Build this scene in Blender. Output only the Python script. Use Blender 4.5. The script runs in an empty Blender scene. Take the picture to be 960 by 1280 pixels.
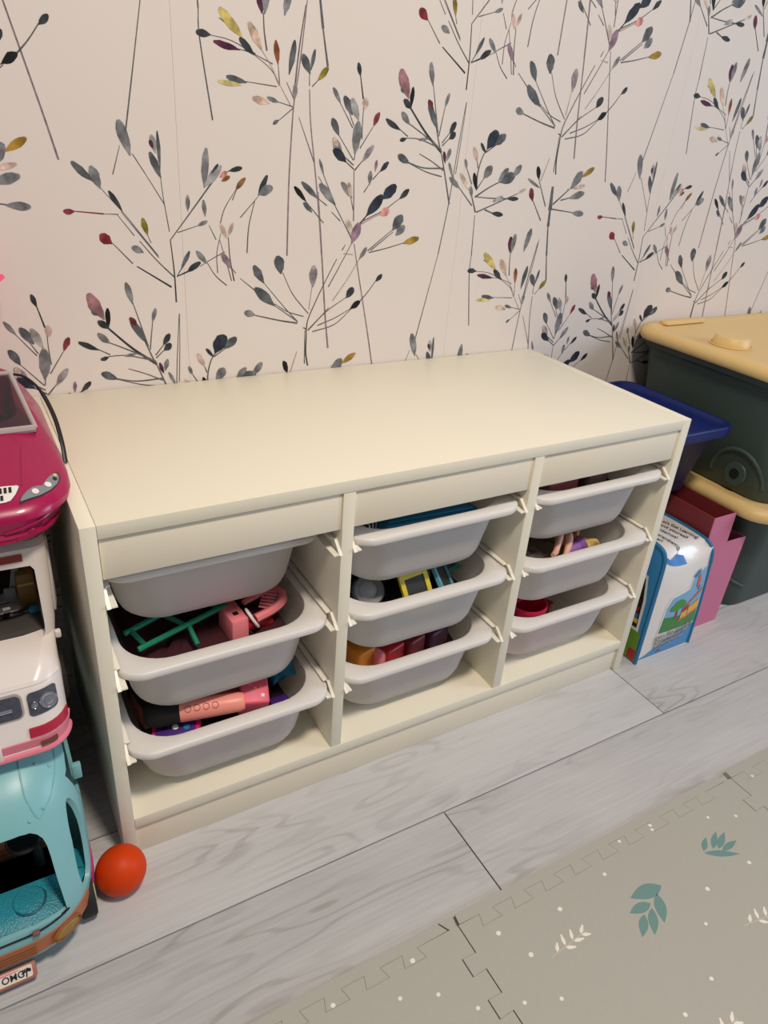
import bpy, bmesh, math, random
from mathutils import Vector, Matrix, Euler
from mathutils.bvhtree import BVHTree

# ---------------------------------------------------------------- camera, light, exposure
scene = bpy.context.scene
COL = scene.collection
cam_d = bpy.data.cameras.new('camera')
cam_d.sensor_fit = 'VERTICAL'; cam_d.sensor_height = 24.0
cam_d.lens = 913.899 / 1280 * 24.0
cam_d.clip_start = 0.01
cam = bpy.data.objects.new('camera', cam_d); COL.objects.link(cam)
_r = Vector((0.86688, -0.49308, 0.07342)); _d = Vector((-0.17983, -0.44666, -0.87645)); _f = Vector((0.46495, 0.74657, -0.47587))
cam.matrix_world = Matrix(((_r.x, -_d.x, -_f.x, -0.07756), (_r.y, -_d.y, -_f.y, -0.74557), (_r.z, -_d.z, -_f.z, 0.96655), (0, 0, 0, 1)))
scene.camera = cam

world = bpy.data.worlds.new('room_ambient'); scene.world = world; world.use_nodes = True
_bg = world.node_tree.nodes['Background']
_bg.inputs['Color'].default_value = (0.93, 0.95, 1.0, 1); _bg.inputs['Strength'].default_value = 0.20

def area_light(name, loc, target, size, power, color, shape='DISK', size_y=None):
    d = bpy.data.lights.new(name, 'AREA'); d.shape = shape; d.size = size
    if size_y: d.size_y = size_y
    d.energy = power; d.color = color
    o = bpy.data.objects.new(name, d); COL.objects.link(o); o.location = loc
    o.rotation_euler = (Vector(target) - Vector(loc)).to_track_quat('-Z', 'Y').to_euler()
    return o
area_light('ceiling_lamp', (0.34, -0.98, 2.42), (0.34, -0.90, 0), 0.32, 41, (1.0, 0.87, 0.72))
area_light('window_daylight', (3.3, -1.7, 1.5), (1.0, 0.2, 0.4), 1.0, 38, (0.68, 0.80, 1.0), 'RECTANGLE', 1.2)

vs = scene.view_settings
vs.view_transform = 'Standard'; vs.look = 'None'; vs.gamma = 1.0; vs.use_curve_mapping = False
vs.exposure = 0.0

# ---------------------------------------------------------------- materials
def lin(c):
    return tuple((v / 255 / 12.92) if v / 255 <= 0.04045 else ((v / 255 + 0.055) / 1.055) ** 2.4 for v in c)

_mats = {}
def mat(name, rgb, rough=0.45, spec=0.5, bump=0.0, bscale=200.0, metal=0.0, vary=0.0, vscale=8.0, coat=0.0):
    if name in _mats: return _mats[name]
    m = bpy.data.materials.new(name); m.use_nodes = True
    nt = m.node_tree; b = nt.nodes['Principled BSDF']
    c = lin(rgb)
    b.inputs['Base Color'].default_value = (*c, 1)
    b.inputs['Roughness'].default_value = rough
    b.inputs['Specular IOR Level'].default_value = spec
    b.inputs['Metallic'].default_value = metal
    b.inputs['Coat Weight'].default_value = coat
    tc = nt.nodes.new('ShaderNodeTexCoord')
    if vary > 0:
        n = nt.nodes.new('ShaderNodeTexNoise'); n.inputs['Scale'].default_value = vscale; n.inputs['Detail'].default_value = 4
        nt.links.new(tc.outputs['Object'], n.inputs['Vector'])
        mx = nt.nodes.new('ShaderNodeMix'); mx.data_type = 'RGBA'
        mx.inputs['A'].default_value = (*[v * (1 - vary) for v in c], 1)
        mx.inputs['B'].default_value = (*[min(1, v * (1 + vary)) for v in c], 1)
        nt.links.new(n.outputs['Fac'], mx.inputs['Factor']); nt.links.new(mx.outputs['Result'], b.inputs['Base Color'])
    if bump > 0:
        n = nt.nodes.new('ShaderNodeTexNoise'); n.inputs['Scale'].default_value = bscale; n.inputs['Detail'].default_value = 3
        nt.links.new(tc.outputs['Object'], n.inputs['Vector'])
        bp = nt.nodes.new('ShaderNodeBump'); bp.inputs['Strength'].default_value = bump; bp.inputs['Distance'].default_value = 0.002
        nt.links.new(n.outputs['Fac'], bp.inputs['Height']); nt.links.new(bp.outputs['Normal'], b.inputs['Normal'])
    _mats[name] = m
    return m

def translucent_mat(name, rgb, amount=0.35, rough=0.35):
    m = bpy.data.materials.new(name); m.use_nodes = True
    nt = m.node_tree; nt.nodes.remove(nt.nodes['Principled BSDF'])
    out = nt.nodes['Material Output']; c = (*lin(rgb), 1)
    d = nt.nodes.new('ShaderNodeBsdfDiffuse'); d.inputs['Color'].default_value = c
    t = nt.nodes.new('ShaderNodeBsdfTranslucent'); t.inputs['Color'].default_value = c
    g = nt.nodes.new('ShaderNodeBsdfGlossy'); g.inputs['Roughness'].default_value = rough
    mx = nt.nodes.new('ShaderNodeMixShader'); mx.inputs['Fac'].default_value = amount
    nt.links.new(d.outputs[0], mx.inputs[1]); nt.links.new(t.outputs[0], mx.inputs[2])
    m2 = nt.nodes.new('ShaderNodeMixShader'); m2.inputs['Fac'].default_value = 0.05
    nt.links.new(mx.outputs[0], m2.inputs[1]); nt.links.new(g.outputs[0], m2.inputs[2])
    nt.links.new(m2.outputs[0], out.inputs['Surface'])
    return m

def clear_mat(name, tint, fac=0.12):
    m = bpy.data.materials.new(name); m.use_nodes = True
    nt = m.node_tree; nt.nodes.remove(nt.nodes['Principled BSDF'])
    out = nt.nodes['Material Output']
    t = nt.nodes.new('ShaderNodeBsdfTransparent'); t.inputs['Color'].default_value = (*lin(tint), 1)
    g = nt.nodes.new('ShaderNodeBsdfGlossy'); g.inputs['Roughness'].default_value = 0.08
    mx = nt.nodes.new('ShaderNodeMixShader'); mx.inputs['Fac'].default_value = fac
    nt.links.new(t.outputs[0], mx.inputs[1]); nt.links.new(g.outputs[0], mx.inputs[2]); nt.links.new(mx.outputs[0], out.inputs['Surface'])
    return m

def plank_material():
    m = bpy.data.materials.new('grey_oak_laminate'); m.use_nodes = True
    nt = m.node_tree; N = nt.nodes; K = nt.links; b = N['Principled BSDF']
    tc = N.new('ShaderNodeTexCoord'); oi = N.new('ShaderNodeObjectInfo')
    off = N.new('ShaderNodeVectorMath'); off.operation = 'SCALE'; off.inputs['Scale'].default_value = 7.3
    K.new(oi.outputs['Location'], off.inputs[0])
    add = N.new('ShaderNodeVectorMath'); K.new(tc.outputs['Object'], add.inputs[0]); K.new(off.outputs[0], add.inputs[1])
    mp = N.new('ShaderNodeMapping'); mp.inputs['Scale'].default_value = (2.2, 12.0, 1.0); K.new(add.outputs[0], mp.inputs['Vector'])
    big = N.new('ShaderNodeTexNoise'); big.inputs['Scale'].default_value = 1.15; big.inputs['Detail'].default_value = 2.0; big.inputs['Roughness'].default_value = 0.45
    K.new(mp.outputs[0], big.inputs['Vector'])
    ml = N.new('ShaderNodeMath'); ml.operation = 'MULTIPLY'; ml.inputs[1].default_value = 62.0; K.new(big.outputs['Fac'], ml.inputs[0])
    sn = N.new('ShaderNodeMath'); sn.operation = 'SINE'; K.new(ml.outputs[0], sn.inputs[0])
    mp2 = N.new('ShaderNodeMapping'); mp2.inputs['Scale'].default_value = (8.0, 190.0, 1.0); K.new(add.outputs[0], mp2.inputs['Vector'])
    fine = N.new('ShaderNodeTexNoise'); fine.inputs['Scale'].default_value = 1.0; fine.inputs['Detail'].default_value = 4.0; K.new(mp2.outputs[0], fine.inputs['Vector'])
    mp3 = N.new('ShaderNodeMapping'); mp3.inputs['Scale'].default_value = (1.6, 5.0, 1.0); K.new(add.outputs[0], mp3.inputs['Vector'])
    cloud = N.new('ShaderNodeTexNoise'); cloud.inputs['Scale'].default_value = 1.6; cloud.inputs['Detail'].default_value = 3.0; K.new(mp3.outputs[0], cloud.inputs['Vector'])
    # knots
    vo = N.new('ShaderNodeTexVoronoi'); vo.inputs['Scale'].default_value = 1.0
    mp4 = N.new('ShaderNodeMapping'); mp4.inputs['Scale'].default_value = (3.0, 7.0, 1.0); K.new(add.outputs[0], mp4.inputs['Vector']); K.new(mp4.outputs[0], vo.inputs['Vector'])
    kn = N.new('ShaderNodeMapRange'); kn.inputs['From Min'].default_value = 0.02; kn.inputs['From Max'].default_value = 0.14; kn.inputs['To Min'].default_value = 0.55; kn.inputs['To Max'].default_value = 0.0
    K.new(vo.outputs['Distance'], kn.inputs['Value'])
    ksel = N.new('ShaderNodeSeparateColor'); K.new(vo.outputs['Color'], ksel.inputs[0])
    kg = N.new('ShaderNodeMath'); kg.operation = 'GREATER_THAN'; kg.inputs[1].default_value = 0.62; K.new(ksel.outputs[0], kg.inputs[0])
    kk = N.new('ShaderNodeMath'); kk.operation = 'MULTIPLY'; K.new(kn.outputs[0], kk.inputs[0]); K.new(kg.outputs[0], kk.inputs[1])
    # combine to one darkness value
    def scaled(sock, f, o=0.0):
        q = N.new('ShaderNodeMath'); q.operation = 'MULTIPLY_ADD'; q.inputs[1].default_value = f; q.inputs[2].default_value = o; K.new(sock, q.inputs[0]); return q.outputs[0]
    def plus(a, c):
        q = N.new('ShaderNodeMath'); q.operation = 'ADD'; K.new(a, q.inputs[0]); K.new(c, q.inputs[1]); return q.outputs[0]
    ramp = N.new('ShaderNodeMapRange'); ramp.interpolation_type = 'SMOOTHSTEP'
    ramp.inputs['From Min'].default_value = 0.35; ramp.inputs['From Max'].default_value = 1.0; K.new(sn.outputs[0], ramp.inputs['Value'])
    msk = N.new('ShaderNodeMapRange'); msk.inputs['From Min'].default_value = 0.42; msk.inputs['From Max'].default_value = 0.66; K.new(cloud.outputs['Fac'], msk.inputs['Value'])
    fig = N.new('ShaderNodeMath'); fig.operation = 'MULTIPLY'; K.new(ramp.outputs[0], fig.inputs[0]); K.new(msk.outputs[0], fig.inputs[1])
    tot = plus(plus(scaled(fig.outputs[0], 0.30), scaled(fine.outputs['Fac'], 0.55, -0.15)), plus(scaled(cloud.outputs['Fac'], 0.5, -0.2), scaled(kk.outputs[0], 0.9)))
    tot = plus(tot, scaled(oi.outputs['Random'], 0.22, -0.08))
    mx = N.new('ShaderNodeMix'); mx.data_type = 'RGBA'; mx.clamp_factor = True
    mx.inputs['A'].default_value = (*lin((199, 199, 200)), 1); mx.inputs['B'].default_value = (*lin((139, 134, 133)), 1)
    K.new(tot, mx.inputs['Factor']); K.new(mx.outputs['Result'], b.inputs['Base Color'])
    b.inputs['Roughness'].default_value = 0.48; b.inputs['Specular IOR Level'].default_value = 0.35
    bp = N.new('ShaderNodeBump'); bp.inputs['Strength'].default_value = 0.08; bp.inputs['Distance'].default_value = 0.001
    K.new(fine.outputs['Fac'], bp.inputs['Height']); K.new(bp.outputs['Normal'], b.inputs['Normal'])
    return m

def print_material(name, rough=0.75, mottled=0.35, scale=90):
    m = bpy.data.materials.new(name); m.use_nodes = True
    nt = m.node_tree; N = nt.nodes; K = nt.links; b = N['Principled BSDF']
    at = N.new('ShaderNodeVertexColor'); at.layer_name = 'ink'
    tc = N.new('ShaderNodeTexCoord'); n = N.new('ShaderNodeTexNoise'); n.inputs['Scale'].default_value = scale; n.inputs['Detail'].default_value = 3
    K.new(tc.outputs['Object'], n.inputs['Vector'])
    mr = N.new('ShaderNodeMapRange'); mr.inputs['From Min'].default_value = 0.3; mr.inputs['From Max'].default_value = 0.7
    mr.inputs['To Min'].default_value = 1 - mottled; mr.inputs['To Max'].default_value = 1 + mottled; K.new(n.outputs['Fac'], mr.inputs['Value'])
    mu = N.new('ShaderNodeVectorMath'); mu.operation = 'SCALE'; K.new(at.outputs['Color'], mu.inputs[0]); K.new(mr.outputs[0], mu.inputs['Scale'])
    K.new(mu.outputs[0], b.inputs['Base Color']); b.inputs['Roughness'].default_value = rough; b.inputs['Specular IOR Level'].default_value = 0.2
    return m

# ---------------------------------------------------------------- object helpers
WL = {}
def wl(o): return WL.get(o, Vector((0, 0, 0)))

def put(o, label=None, cat=None, group=None, kind=None):
    if label: o['label'] = label
    if cat: o['category'] = cat
    if group: o['group'] = group
    if kind: o['kind'] = kind
    return o

def thing(name, label, cat, loc=(0, 0, 0), rot=(0, 0, 0), group=None):
    o = bpy.data.objects.new(name, None); COL.objects.link(o); o.empty_display_size = 0.05
    o.location = loc; o.rotation_euler = rot
    WL[o] = Vector(loc)
    return put(o, label, cat, group)

def finish(me, mats, smooth=True, angle=38):
    for m in (mats if isinstance(mats, (list, tuple)) else [mats]): me.materials.append(m)
    for p in me.polygons: p.use_smooth = smooth
    if smooth: me.set_sharp_from_angle(angle=math.radians(angle))

def obj(name, bm, mats, parent=None, smooth=True, angle=38, local=False, label=None, recalc=True):
    """one mesh object; bm is in world coordinates unless local"""
    if recalc: bmesh.ops.recalc_face_normals(bm, faces=bm.faces)
    off = Vector((0, 0, 0))
    if not local and parent is not None: off = wl(parent)
    if off.length: bmesh.ops.translate(bm, verts=bm.verts, vec=-off)
    me = bpy.data.meshes.new(name); bm.to_mesh(me); bm.free()
    finish(me, mats, smooth, angle)
    o = bpy.data.objects.new(name, me); COL.objects.link(o)
    if parent is not None: o.parent = parent
    WL[o] = off
    if label: o['label'] = label
    return o

def solo(name, bm, mats, label, cat, loc, rot=(0, 0, 0), group=None, local=True, smooth=True, angle=38):
    """a top-level thing that is one mesh; loc is its origin"""
    if not local: bmesh.ops.translate(bm, verts=bm.verts, vec=-Vector(loc))
    o = obj(name, bm, mats, None, smooth, angle, local=True)
    o.location = loc; o.rotation_euler = rot; WL[o] = Vector(loc)
    return put(o, label, cat, group)

def BM(): return bmesh.new()

def box(bm, x0, y0, z0, x1, y1, z1, bev=0.0, seg=2, mi=0):
    vs_ = [bm.verts.new(p) for p in ((x0, y0, z0), (x1, y0, z0), (x1, y1, z0), (x0, y1, z0), (x0, y0, z1), (x1, y0, z1), (x1, y1, z1), (x0, y1, z1))]
    fs = [bm.faces.new([vs_[i] for i in f]) for f in ((3, 2, 1, 0), (4, 5, 6, 7), (0, 1, 5, 4), (1, 2, 6, 5), (2, 3, 7, 6), (3, 0, 4, 7))]
    for f in fs: f.material_index = mi
    if bev > 0:
        es = list({e for f in fs for e in f.edges})
        r = bmesh.ops.bevel(bm, geom=es, offset=bev, segments=seg, affect='EDGES', profile=0.5)
        for f in r['faces']: f.material_index = mi
    return vs_

def rr(x0, x1, y0, y1, r, n=5):
    r = min(r, (x1 - x0) / 2 - 1e-5, (y1 - y0) / 2 - 1e-5); P = []
    for cx, cy, a0 in ((x1 - r, y0 + r, -90), (x1 - r, y1 - r, 0), (x0 + r, y1 - r, 90), (x0 + r, y0 + r, 180)):
        for i in range(n + 1):
            a = math.radians(a0 + 90 * i / n); P.append((cx + r * math.cos(a), cy + r * math.sin(a)))
    return P

def rr2(x0, x1, y0, y1, rf, rb, n=6):
    """rounded rectangle, other radius at the back (y1)"""
    P = []
    for cx, cy, a0, r in ((x1 - rf, y0 + rf, -90, rf), (x1 - rb, y1 - rb, 0, rb), (x0 + rb, y1 - rb, 90, rb), (x0 + rf, y0 + rf, 180, rf)):
        for i in range(n + 1):
            a = math.radians(a0 + 90 * i / n); P.append((cx + r * math.cos(a), cy + r * math.sin(a)))
    return P

def loft(bm, rings, cap0=True, cap1=True, mi=0, closed=True):
    R = [[bm.verts.new(p) for p in r] for r in rings]; n = len(R[0])
    for a, b in zip(R, R[1:]):
        for i in range(n if closed else n - 1):
            j = (i + 1) % n
            f = bm.faces.new((a[i], a[j], b[j], b[i])); f.material_index = mi
    if cap0: bm.faces.new(list(reversed(R[0]))).material_index = mi
    if cap1: bm.faces.new(R[-1]).material_index = mi
    return R

def plan(bm, slices, mi=0, cap0=True, cap1=True):
    """slices: (z, [(x,y)...])"""
    return loft(bm, [[(x, y, z) for x, y in P] for z, P in slices], cap0, cap1, mi)

def prism(bm, poly, axis, a, b, mi=0, bev=0.0):
    """poly in the two other axes (in xyz order), extruded along axis from a to b"""
    def P(u, v, w): return {0: (w, u, v), 1: (u, w, v), 2: (u, v, w)}[axis]
    R = loft(bm, [[P(u, v, a) for u, v in poly], [P(u, v, b) for u, v in poly]], mi=mi)
    if bev > 0:
        es = list({e for r in R for v in r for e in v.link_edges if abs(v.co[axis] - e.other_vert(v).co[axis]) < 1e-9})
        bmesh.ops.bevel(bm, geom=es, offset=bev, segments=2, affect='EDGES', profile=0.5)
    return R

def lathe(bm, prof, n=24, mat4=None, mi=0):
    """prof [(r,z)] about z; r=0 ends become poles"""
    M = mat4 or Matrix.Identity(4); prev = None
    for r, z in prof:
        ring = [bm.verts.new(M @ Vector((0, 0, z)))] if r < 1e-7 else [bm.verts.new(M @ Vector((r * math.cos(2 * math.pi * i / n), r * math.sin(2 * math.pi * i / n), z))) for i in range(n)]
        if prev is not None:
            for i in range(n):
                j = (i + 1) % n
                q = [prev[i % len(prev)], prev[j % len(prev)], ring[j % len(ring)], ring[i % len(ring)]]
                u = []
                for v in q:
                    if v not in u: u.append(v)
                if len(u) > 2: bm.faces.new(u).material_index = mi
        prev = ring

def tube(bm, pts, r, n=10, mi=0, flat=1.0, cap=True):
    pts = [Vector(p) for p in pts]; R = []
    up = None
    for i, p in enumerate(pts):
        d = (pts[min(i + 1, len(pts) - 1)] - pts[max(i - 1, 0)]).normalized()
        if up is None:
            up = Vector((0, 0, 1)) if abs(d.z) < 0.9 else Vector((1, 0, 0))
        s = d.cross(up).normalized(); up = s.cross(d).normalized()
        rad = r[i] if isinstance(r, (list, tuple)) else r
        R.append([p + (s * math.cos(2 * math.pi * k / n) + up * flat * math.sin(2 * math.pi * k / n)) * rad for k in range(n)])
    loft(bm, R, cap, cap, mi)

def smooth_path(pts, k=6):
    """Catmull-Rom"""
    P = [Vector(p) for p in pts]; P = [P[0] * 2 - P[1]] + P + [P[-1] * 2 - P[-2]]; out = []
    for i in range(1, len(P) - 2):
        for j in range(k):
            t = j / k; a, b, c, d = P[i - 1], P[i], P[i + 1], P[i + 2]
            out.append(0.5 * ((2 * b) + (c - a) * t + (2 * a - 5 * b + 4 * c - d) * t * t + (3 * b - a - 3 * c + d) * t ** 3))
    out.append(P[-2]); return out

def ball(bm, c, r, nu=24, nv=14, mi=0, sc=(1, 1, 1), rot=None):
    M = Matrix.Translation(c) @ (rot.to_matrix().to_4x4() if rot else Matrix.Identity(4)) @ Matrix.Diagonal((*sc, 1))
    lathe(bm, [(max(0, r * math.sin(math.pi * i / nv)) if 0 < i < nv else 0, -r * math.cos(math.pi * i / nv)) for i in range(nv + 1)], nu, M, mi)

def disc(bm, c, r, axis, h, n=20, mi=0, bev=0.0, r2=None):
    """cylinder centred at c along a vector, height h"""
    q = Vector(axis).to_track_quat('Z', 'Y').to_matrix().to_4x4()
    M = Matrix.Translation(c) @ q; r2 = r if r2 is None else r2
    if bev: prof = [(0, -h / 2), (r - bev, -h / 2), (r, -h / 2 + bev), (r2, h / 2 - bev), (r2 - bev, h / 2), (0, h / 2)]
    else: prof = [(0, -h / 2), (r, -h / 2), (r2, h / 2), (0, h / 2)]
    lathe(bm, prof, n, M, mi)

def boolean(bm, cutters):
    """bm minus each cutter bmesh, exact"""
    bmesh.ops.recalc_face_normals(bm, faces=bm.faces)
    me = bpy.data.meshes.new('work'); bm.to_mesh(me); bm.free()
    o = bpy.data.objects.new('work', me); COL.objects.link(o); tmp = []
    for c in cutters:
        bmesh.ops.recalc_face_normals(c, faces=c.faces)
        cm = bpy.data.meshes.new('cut'); c.to_mesh(cm); c.free()
        co = bpy.data.objects.new('cut', cm); COL.objects.link(co); tmp.append(co)
        md = o.modifiers.new('b', 'BOOLEAN'); md.object = co; md.operation = 'DIFFERENCE'; md.solver = 'EXACT'
    dg = bpy.context.evaluated_depsgraph_get()
    res = bpy.data.meshes.new_from_object(o.evaluated_get(dg))
    out = bmesh.new(); out.from_mesh(res)
    for q in [o] + tmp:
        d = q.data; bpy.data.objects.remove(q); bpy.data.meshes.remove(d)
    bpy.data.meshes.remove(res)
    return out

def text_bm(s, size, depth=0.0004, shear=0.0, bold=0.0):
    cu = bpy.data.curves.new('t', 'FONT'); cu.body = s; cu.size = size; cu.extrude = depth; cu.shear = shear; cu.offset = bold
    cu.align_x = 'LEFT'; cu.resolution_u = 3
    o = bpy.data.objects.new('t', cu); COL.objects.link(o)
    dg = bpy.context.evaluated_depsgraph_get(); dg.update()
    me = bpy.data.meshes.new_from_object(o.evaluated_get(dg)); bm = bmesh.new(); bm.from_mesh(me)
    bpy.data.objects.remove(o); bpy.data.curves.remove(cu); bpy.data.meshes.remove(me)
    return bm

def merge(dst, src, M=None, mi=None):
    """append src into dst"""
    if M is not None: bmesh.ops.transform(src, matrix=M, verts=src.verts)
    me = bpy.data.meshes.new('m'); src.to_mesh(me); src.free()
    k = len(dst.faces); dst.from_mesh(me); bpy.data.meshes.remove(me)
    if mi is not None:
        dst.faces.ensure_lookup_table()
        for f in dst.faces[k:]: f.material_index = mi

def bvh_of(o):
    bm = bmesh.new(); bm.from_mesh(o.data); bmesh.ops.translate(bm, verts=bm.verts, vec=wl(o)); t = BVHTree.FromBMesh(bm); bm.free(); return t

def project(tree, p, d):
    h = tree.ray_cast(Vector(p), Vector(d).normalized())
    return (h[0], h[1]) if h[0] is not None else (None, None)

def patch(bm, tree, poly, org, u, v, d, lift=0.001, div=6, mi=0):
    """flat print laid on a curved surface: 2-D polygon (in u,v from org) projected along d"""
    org, u, v, d = Vector(org), Vector(u), Vector(v), Vector(d)
    t = bmesh.new(); f = t.faces.new([t.verts.new((a, b, 0)) for a, b in poly])
    xs = [p[0] for p in poly]; ys = [p[1] for p in poly]
    for i in range(1, div):
        for ax, lo, hi in ((0, min(xs), max(xs)), (1, min(ys), max(ys))):
            c = [0, 0, 0]; c[ax] = lo + (hi - lo) * i / div; nn = [0, 0, 0]; nn[ax] = 1
            bmesh.ops.bisect_plane(t, geom=t.verts[:] + t.edges[:] + t.faces[:], plane_co=c, plane_no=nn)
    bad = []
    for w in t.verts:
        p = org + u * w.co.x + v * w.co.y
        h, n = project(tree, p, d)
        if h is None: bad.append(w)
        else: w.co = h + (n if n.dot(d) < 0 else -n) * lift
    if bad: bmesh.ops.delete(t, geom=bad, context='VERTS')
    merge(bm, t, None, mi)

# ---------------------------------------------------------------- floor
M_plank = plank_material()
M_sub = mat('dark_joint', (44, 36, 33), 0.9)
bm = BM(); box(bm, -1.3, -1.5, -0.05, 2.75, 0.434, -0.009)
floor = put(obj('floor', bm, M_sub, smooth=False), kind='structure')
PW, PL = 0.1895, 1.383
row_off = {-1: 0.971, -2: 0.461, 0: 1.24, -3: 0.15, -4: 1.07, -5: 0.55, 1: 0.32, 2: 0.9, -6: 0.2, -7: 0.9}
for r in range(-7, 3):
    y0 = 0.0535 + r * PW; y1 = min(y0 + PW, 0.434)
    if y0 > 0.43: continue
    x = row_off[r] - 2 * PL
    while x < 2.75:
        a, b_ = max(x, -1.3), min(x + PL, 2.75)
        if b_ - a > 0.02:
            bm = BM(); hx, hy = (b_ - a) / 2, (y1 - y0) / 2
            g = 0.0011
            vs0 = box(bm, -hx + g, -hy + g, -0.009, hx - g, hy - g, 0.0)
            o = obj('plank', bm, M_plank, floor, smooth=False, local=True)
            o.location = ((a + b_) / 2, (y0 + y1) / 2, 0)
        x += PL

# ---------------------------------------------------------------- papered wall
WY = 0.4345
bm = BM(); box(bm, -1.3, WY + 0.001, -0.05, 2.75, WY + 0.10, 2.5)
wall = put(obj('wall_back', bm, mat('plaster', (205, 196, 186), 0.9), smooth=False), kind='structure')
M_paper = mat('wallpaper', (224, 214, 206), 0.62, 0.3, vary=0.02, vscale=3.0)
M_ink = print_material('wallpaper_ink', 0.6, 0.3, 110)
INK = [(128, 129, 131), (164, 162, 161), (94, 98, 102), (58, 63, 67), (30, 30, 32), (50, 56, 68), (140, 62, 74), (138, 50, 54), (106, 48, 54), (88, 44, 66),
       (206, 186, 108), (212, 196, 130), (138, 126, 50), (170, 134, 54), (150, 86, 58), (142, 100, 60), (206, 180, 166), (214, 184, 162), (206, 134, 124), (216, 150, 144),
       (150, 122, 138), (158, 114, 120), (152, 143, 147), (206, 190, 172), (100, 98, 97), (170, 142, 138), (168, 154, 142), (160, 156, 152), (138, 118, 124)]
LEAVES=[[4460,2232,4332,2682,195,0],[4872,1957,4734,2295,133,2],[4819,2282,4773,2519,123,1],[4786,2339,4746,2450,77,9],[4868,2056,4860,2574,69,2],[3919,1888,3660,2132,133,2],[4009,1793,3905,2085,171,0],[4282,1500,4115,1768,92,3],[3631,1489,3476,1487,99,6],[4622,1160,4563,1407,111,12],[4095,1047,3936,1178,187,7],[4539,917,4370,995,126,0],[376,5170,428,5715,154,0],[368,5177,652,5484,160,1],[495,5376,603,5507,53,3],[622,5325,733,5402,105,18],[645,5270,782,5341,89,15],[767,5414,980,5466,95,3],[105,4829,114,5064,81,22],[102,4847,138,4990,40,2],[374,4759,352,5001,83,0],[243,4627,405,4697,77,0],[866,5148,1029,5326,104,15],[1235,5075,1392,5375,111,3],[1244,5087,1477,5208,183,0],[704,4442,608,4659,94,16],[718,4453,815,4675,85,16],[762,3980,611,4229,130,20],[-50,3984,99,4260,81,2],[40,3941,268,4089,121,3],[379,4063,208,4259,109,0],[1021,498,687,812,185,10],[554,481,343,496,124,3],[978,342,589,412,110,9],[1194,301,973,493,133,3],[1309,371,1111,692,170,17],[1563,215,1524,517,113,14],[1738,101,1826,548,126,2],[1075,6604,762,6658,112,2],[1001,6568,633,6588,89,11],[1424,6362,1155,6419,131,17],[1578,6387,1386,6443,82,0],[1579,6152,1484,6089,67,2],[2086,137,1957,386,156,2],[2094,186,2156,466,77,2],[2213,64,2386,254,121,12],[1830,6433,1844,6659,96,22],[1313,815,1280,1113,160,9],[1353,815,1389,1162,150,0],[1660,831,1764,1260,167,0],[2950,178,2900,363,93,3],[3062,6387,3065,6559,135,16],[2619,6446,2479,6653,90,0],[2836,6297,2679,6552,166,2],[2956,6229,2822,6534,160,1],[2914,5733,2957,6218,214,0],[2609,5997,2480,6233,147,2],[3231,6162,3330,6367,115,6],[2682,5684,2520,5962,167,22],[2592,5843,2530,5955,111,16],[2759,5616,2518,5793,183,5],[3055,5628,3258,5882,132,22],[3314,5492,3335,5671,71,20],[3411,5495,3564,5647,106,3],[3222,5284,3231,5497,102,0],[2368,5397,2278,5644,60,0],[2061,5003,1846,5225,106,4],[2285,5043,1974,5299,113,2],[2581,4966,2291,5276,172,0],[2171,4841,2014,4990,106,2],[2900,5074,2687,5311,130,0],[2874,5078,2825,5314,109,16],[3195,4796,3488,5132,231,5],[3488,5068,3744,5297,237,5],[3830,5074,4009,5236,122,3],[3456,4815,3642,4895,178,19],[2935,4485,2828,4734,139,23],[2933,4341,3067,4684,207,20],[3737,4563,3921,4811,225,2],[3811,4473,3983,4634,190,0],[3974,4341,4304,4430,156,13],[3096,4077,3237,4281,105,0],[1327,3730,1152,4021,171,2],[1518,3347,1157,3654,205,2],[1162,3208,974,3267,150,0],[1631,3872,1563,4165,226,2],[2221,3633,2235,3997,191,22],[2880,3423,3015,3595,182,3],[2967,3220,3165,3353,138,4],[3460,3687,3588,3809,108,3],[1761,2142,1683,2370,129,4],[1822,1994,1490,2153,69,0],[1688,1759,1597,1989,154,8],[2606,2008,2840,2317,236,0],[2852,2222,3133,2394,141,13],[2677,2005,2971,2075,101,16],[2610,1828,2989,1934,173,0],[2752,1558,3068,1541,141,0],[3869,-58,3680,346,227,21],[3919,6471,3933,6774,102,4],[3931,6460,3773,6588,129,3],[3775,11,3697,81,64,2],[4313,155,4235,488,124,0],[4474,6193,4253,6579,144,2],[4352,6473,4249,6614,110,8],[4593,6525,4656,6737,85,0],[3919,6229,3751,6402,133,0],[3746,6136,3457,6283,112,3],[3879,6016,3751,5982,83,3],[4320,6035,4123,6009,65,0],[4735,6143,4849,6320,128,3],[4742,6052,4862,6158,143,3],[3976,5643,3736,5760,149,2],[4711,5670,4657,5857,83,9],[4739,5710,4791,5905,101,0],[4895,5458,4788,5686,71,0],[446,2612,633,2903,301,5],[615,2676,824,2854,188,2],[422,2546,295,2699,81,3],[264,2388,149,2624,124,16],[453,2127,604,2336,212,0],[48,2268,-12,2425,79,0],[318,1922,222,2212,117,4],[156,1918,-88,2202,107,23],[5086,5270,4832,5452,118,0],[236,1794,181,1990,94,0],[796,2096,992,2309,155,0],[838,2070,1165,2198,243,2],[1114,2169,1282,2374,159,0],[1061,1795,1325,1795,99,3],[725,1739,947,1826,107,1],[1282,1879,1476,1976,68,23],[729,1539,1009,1504,111,3]]
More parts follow.
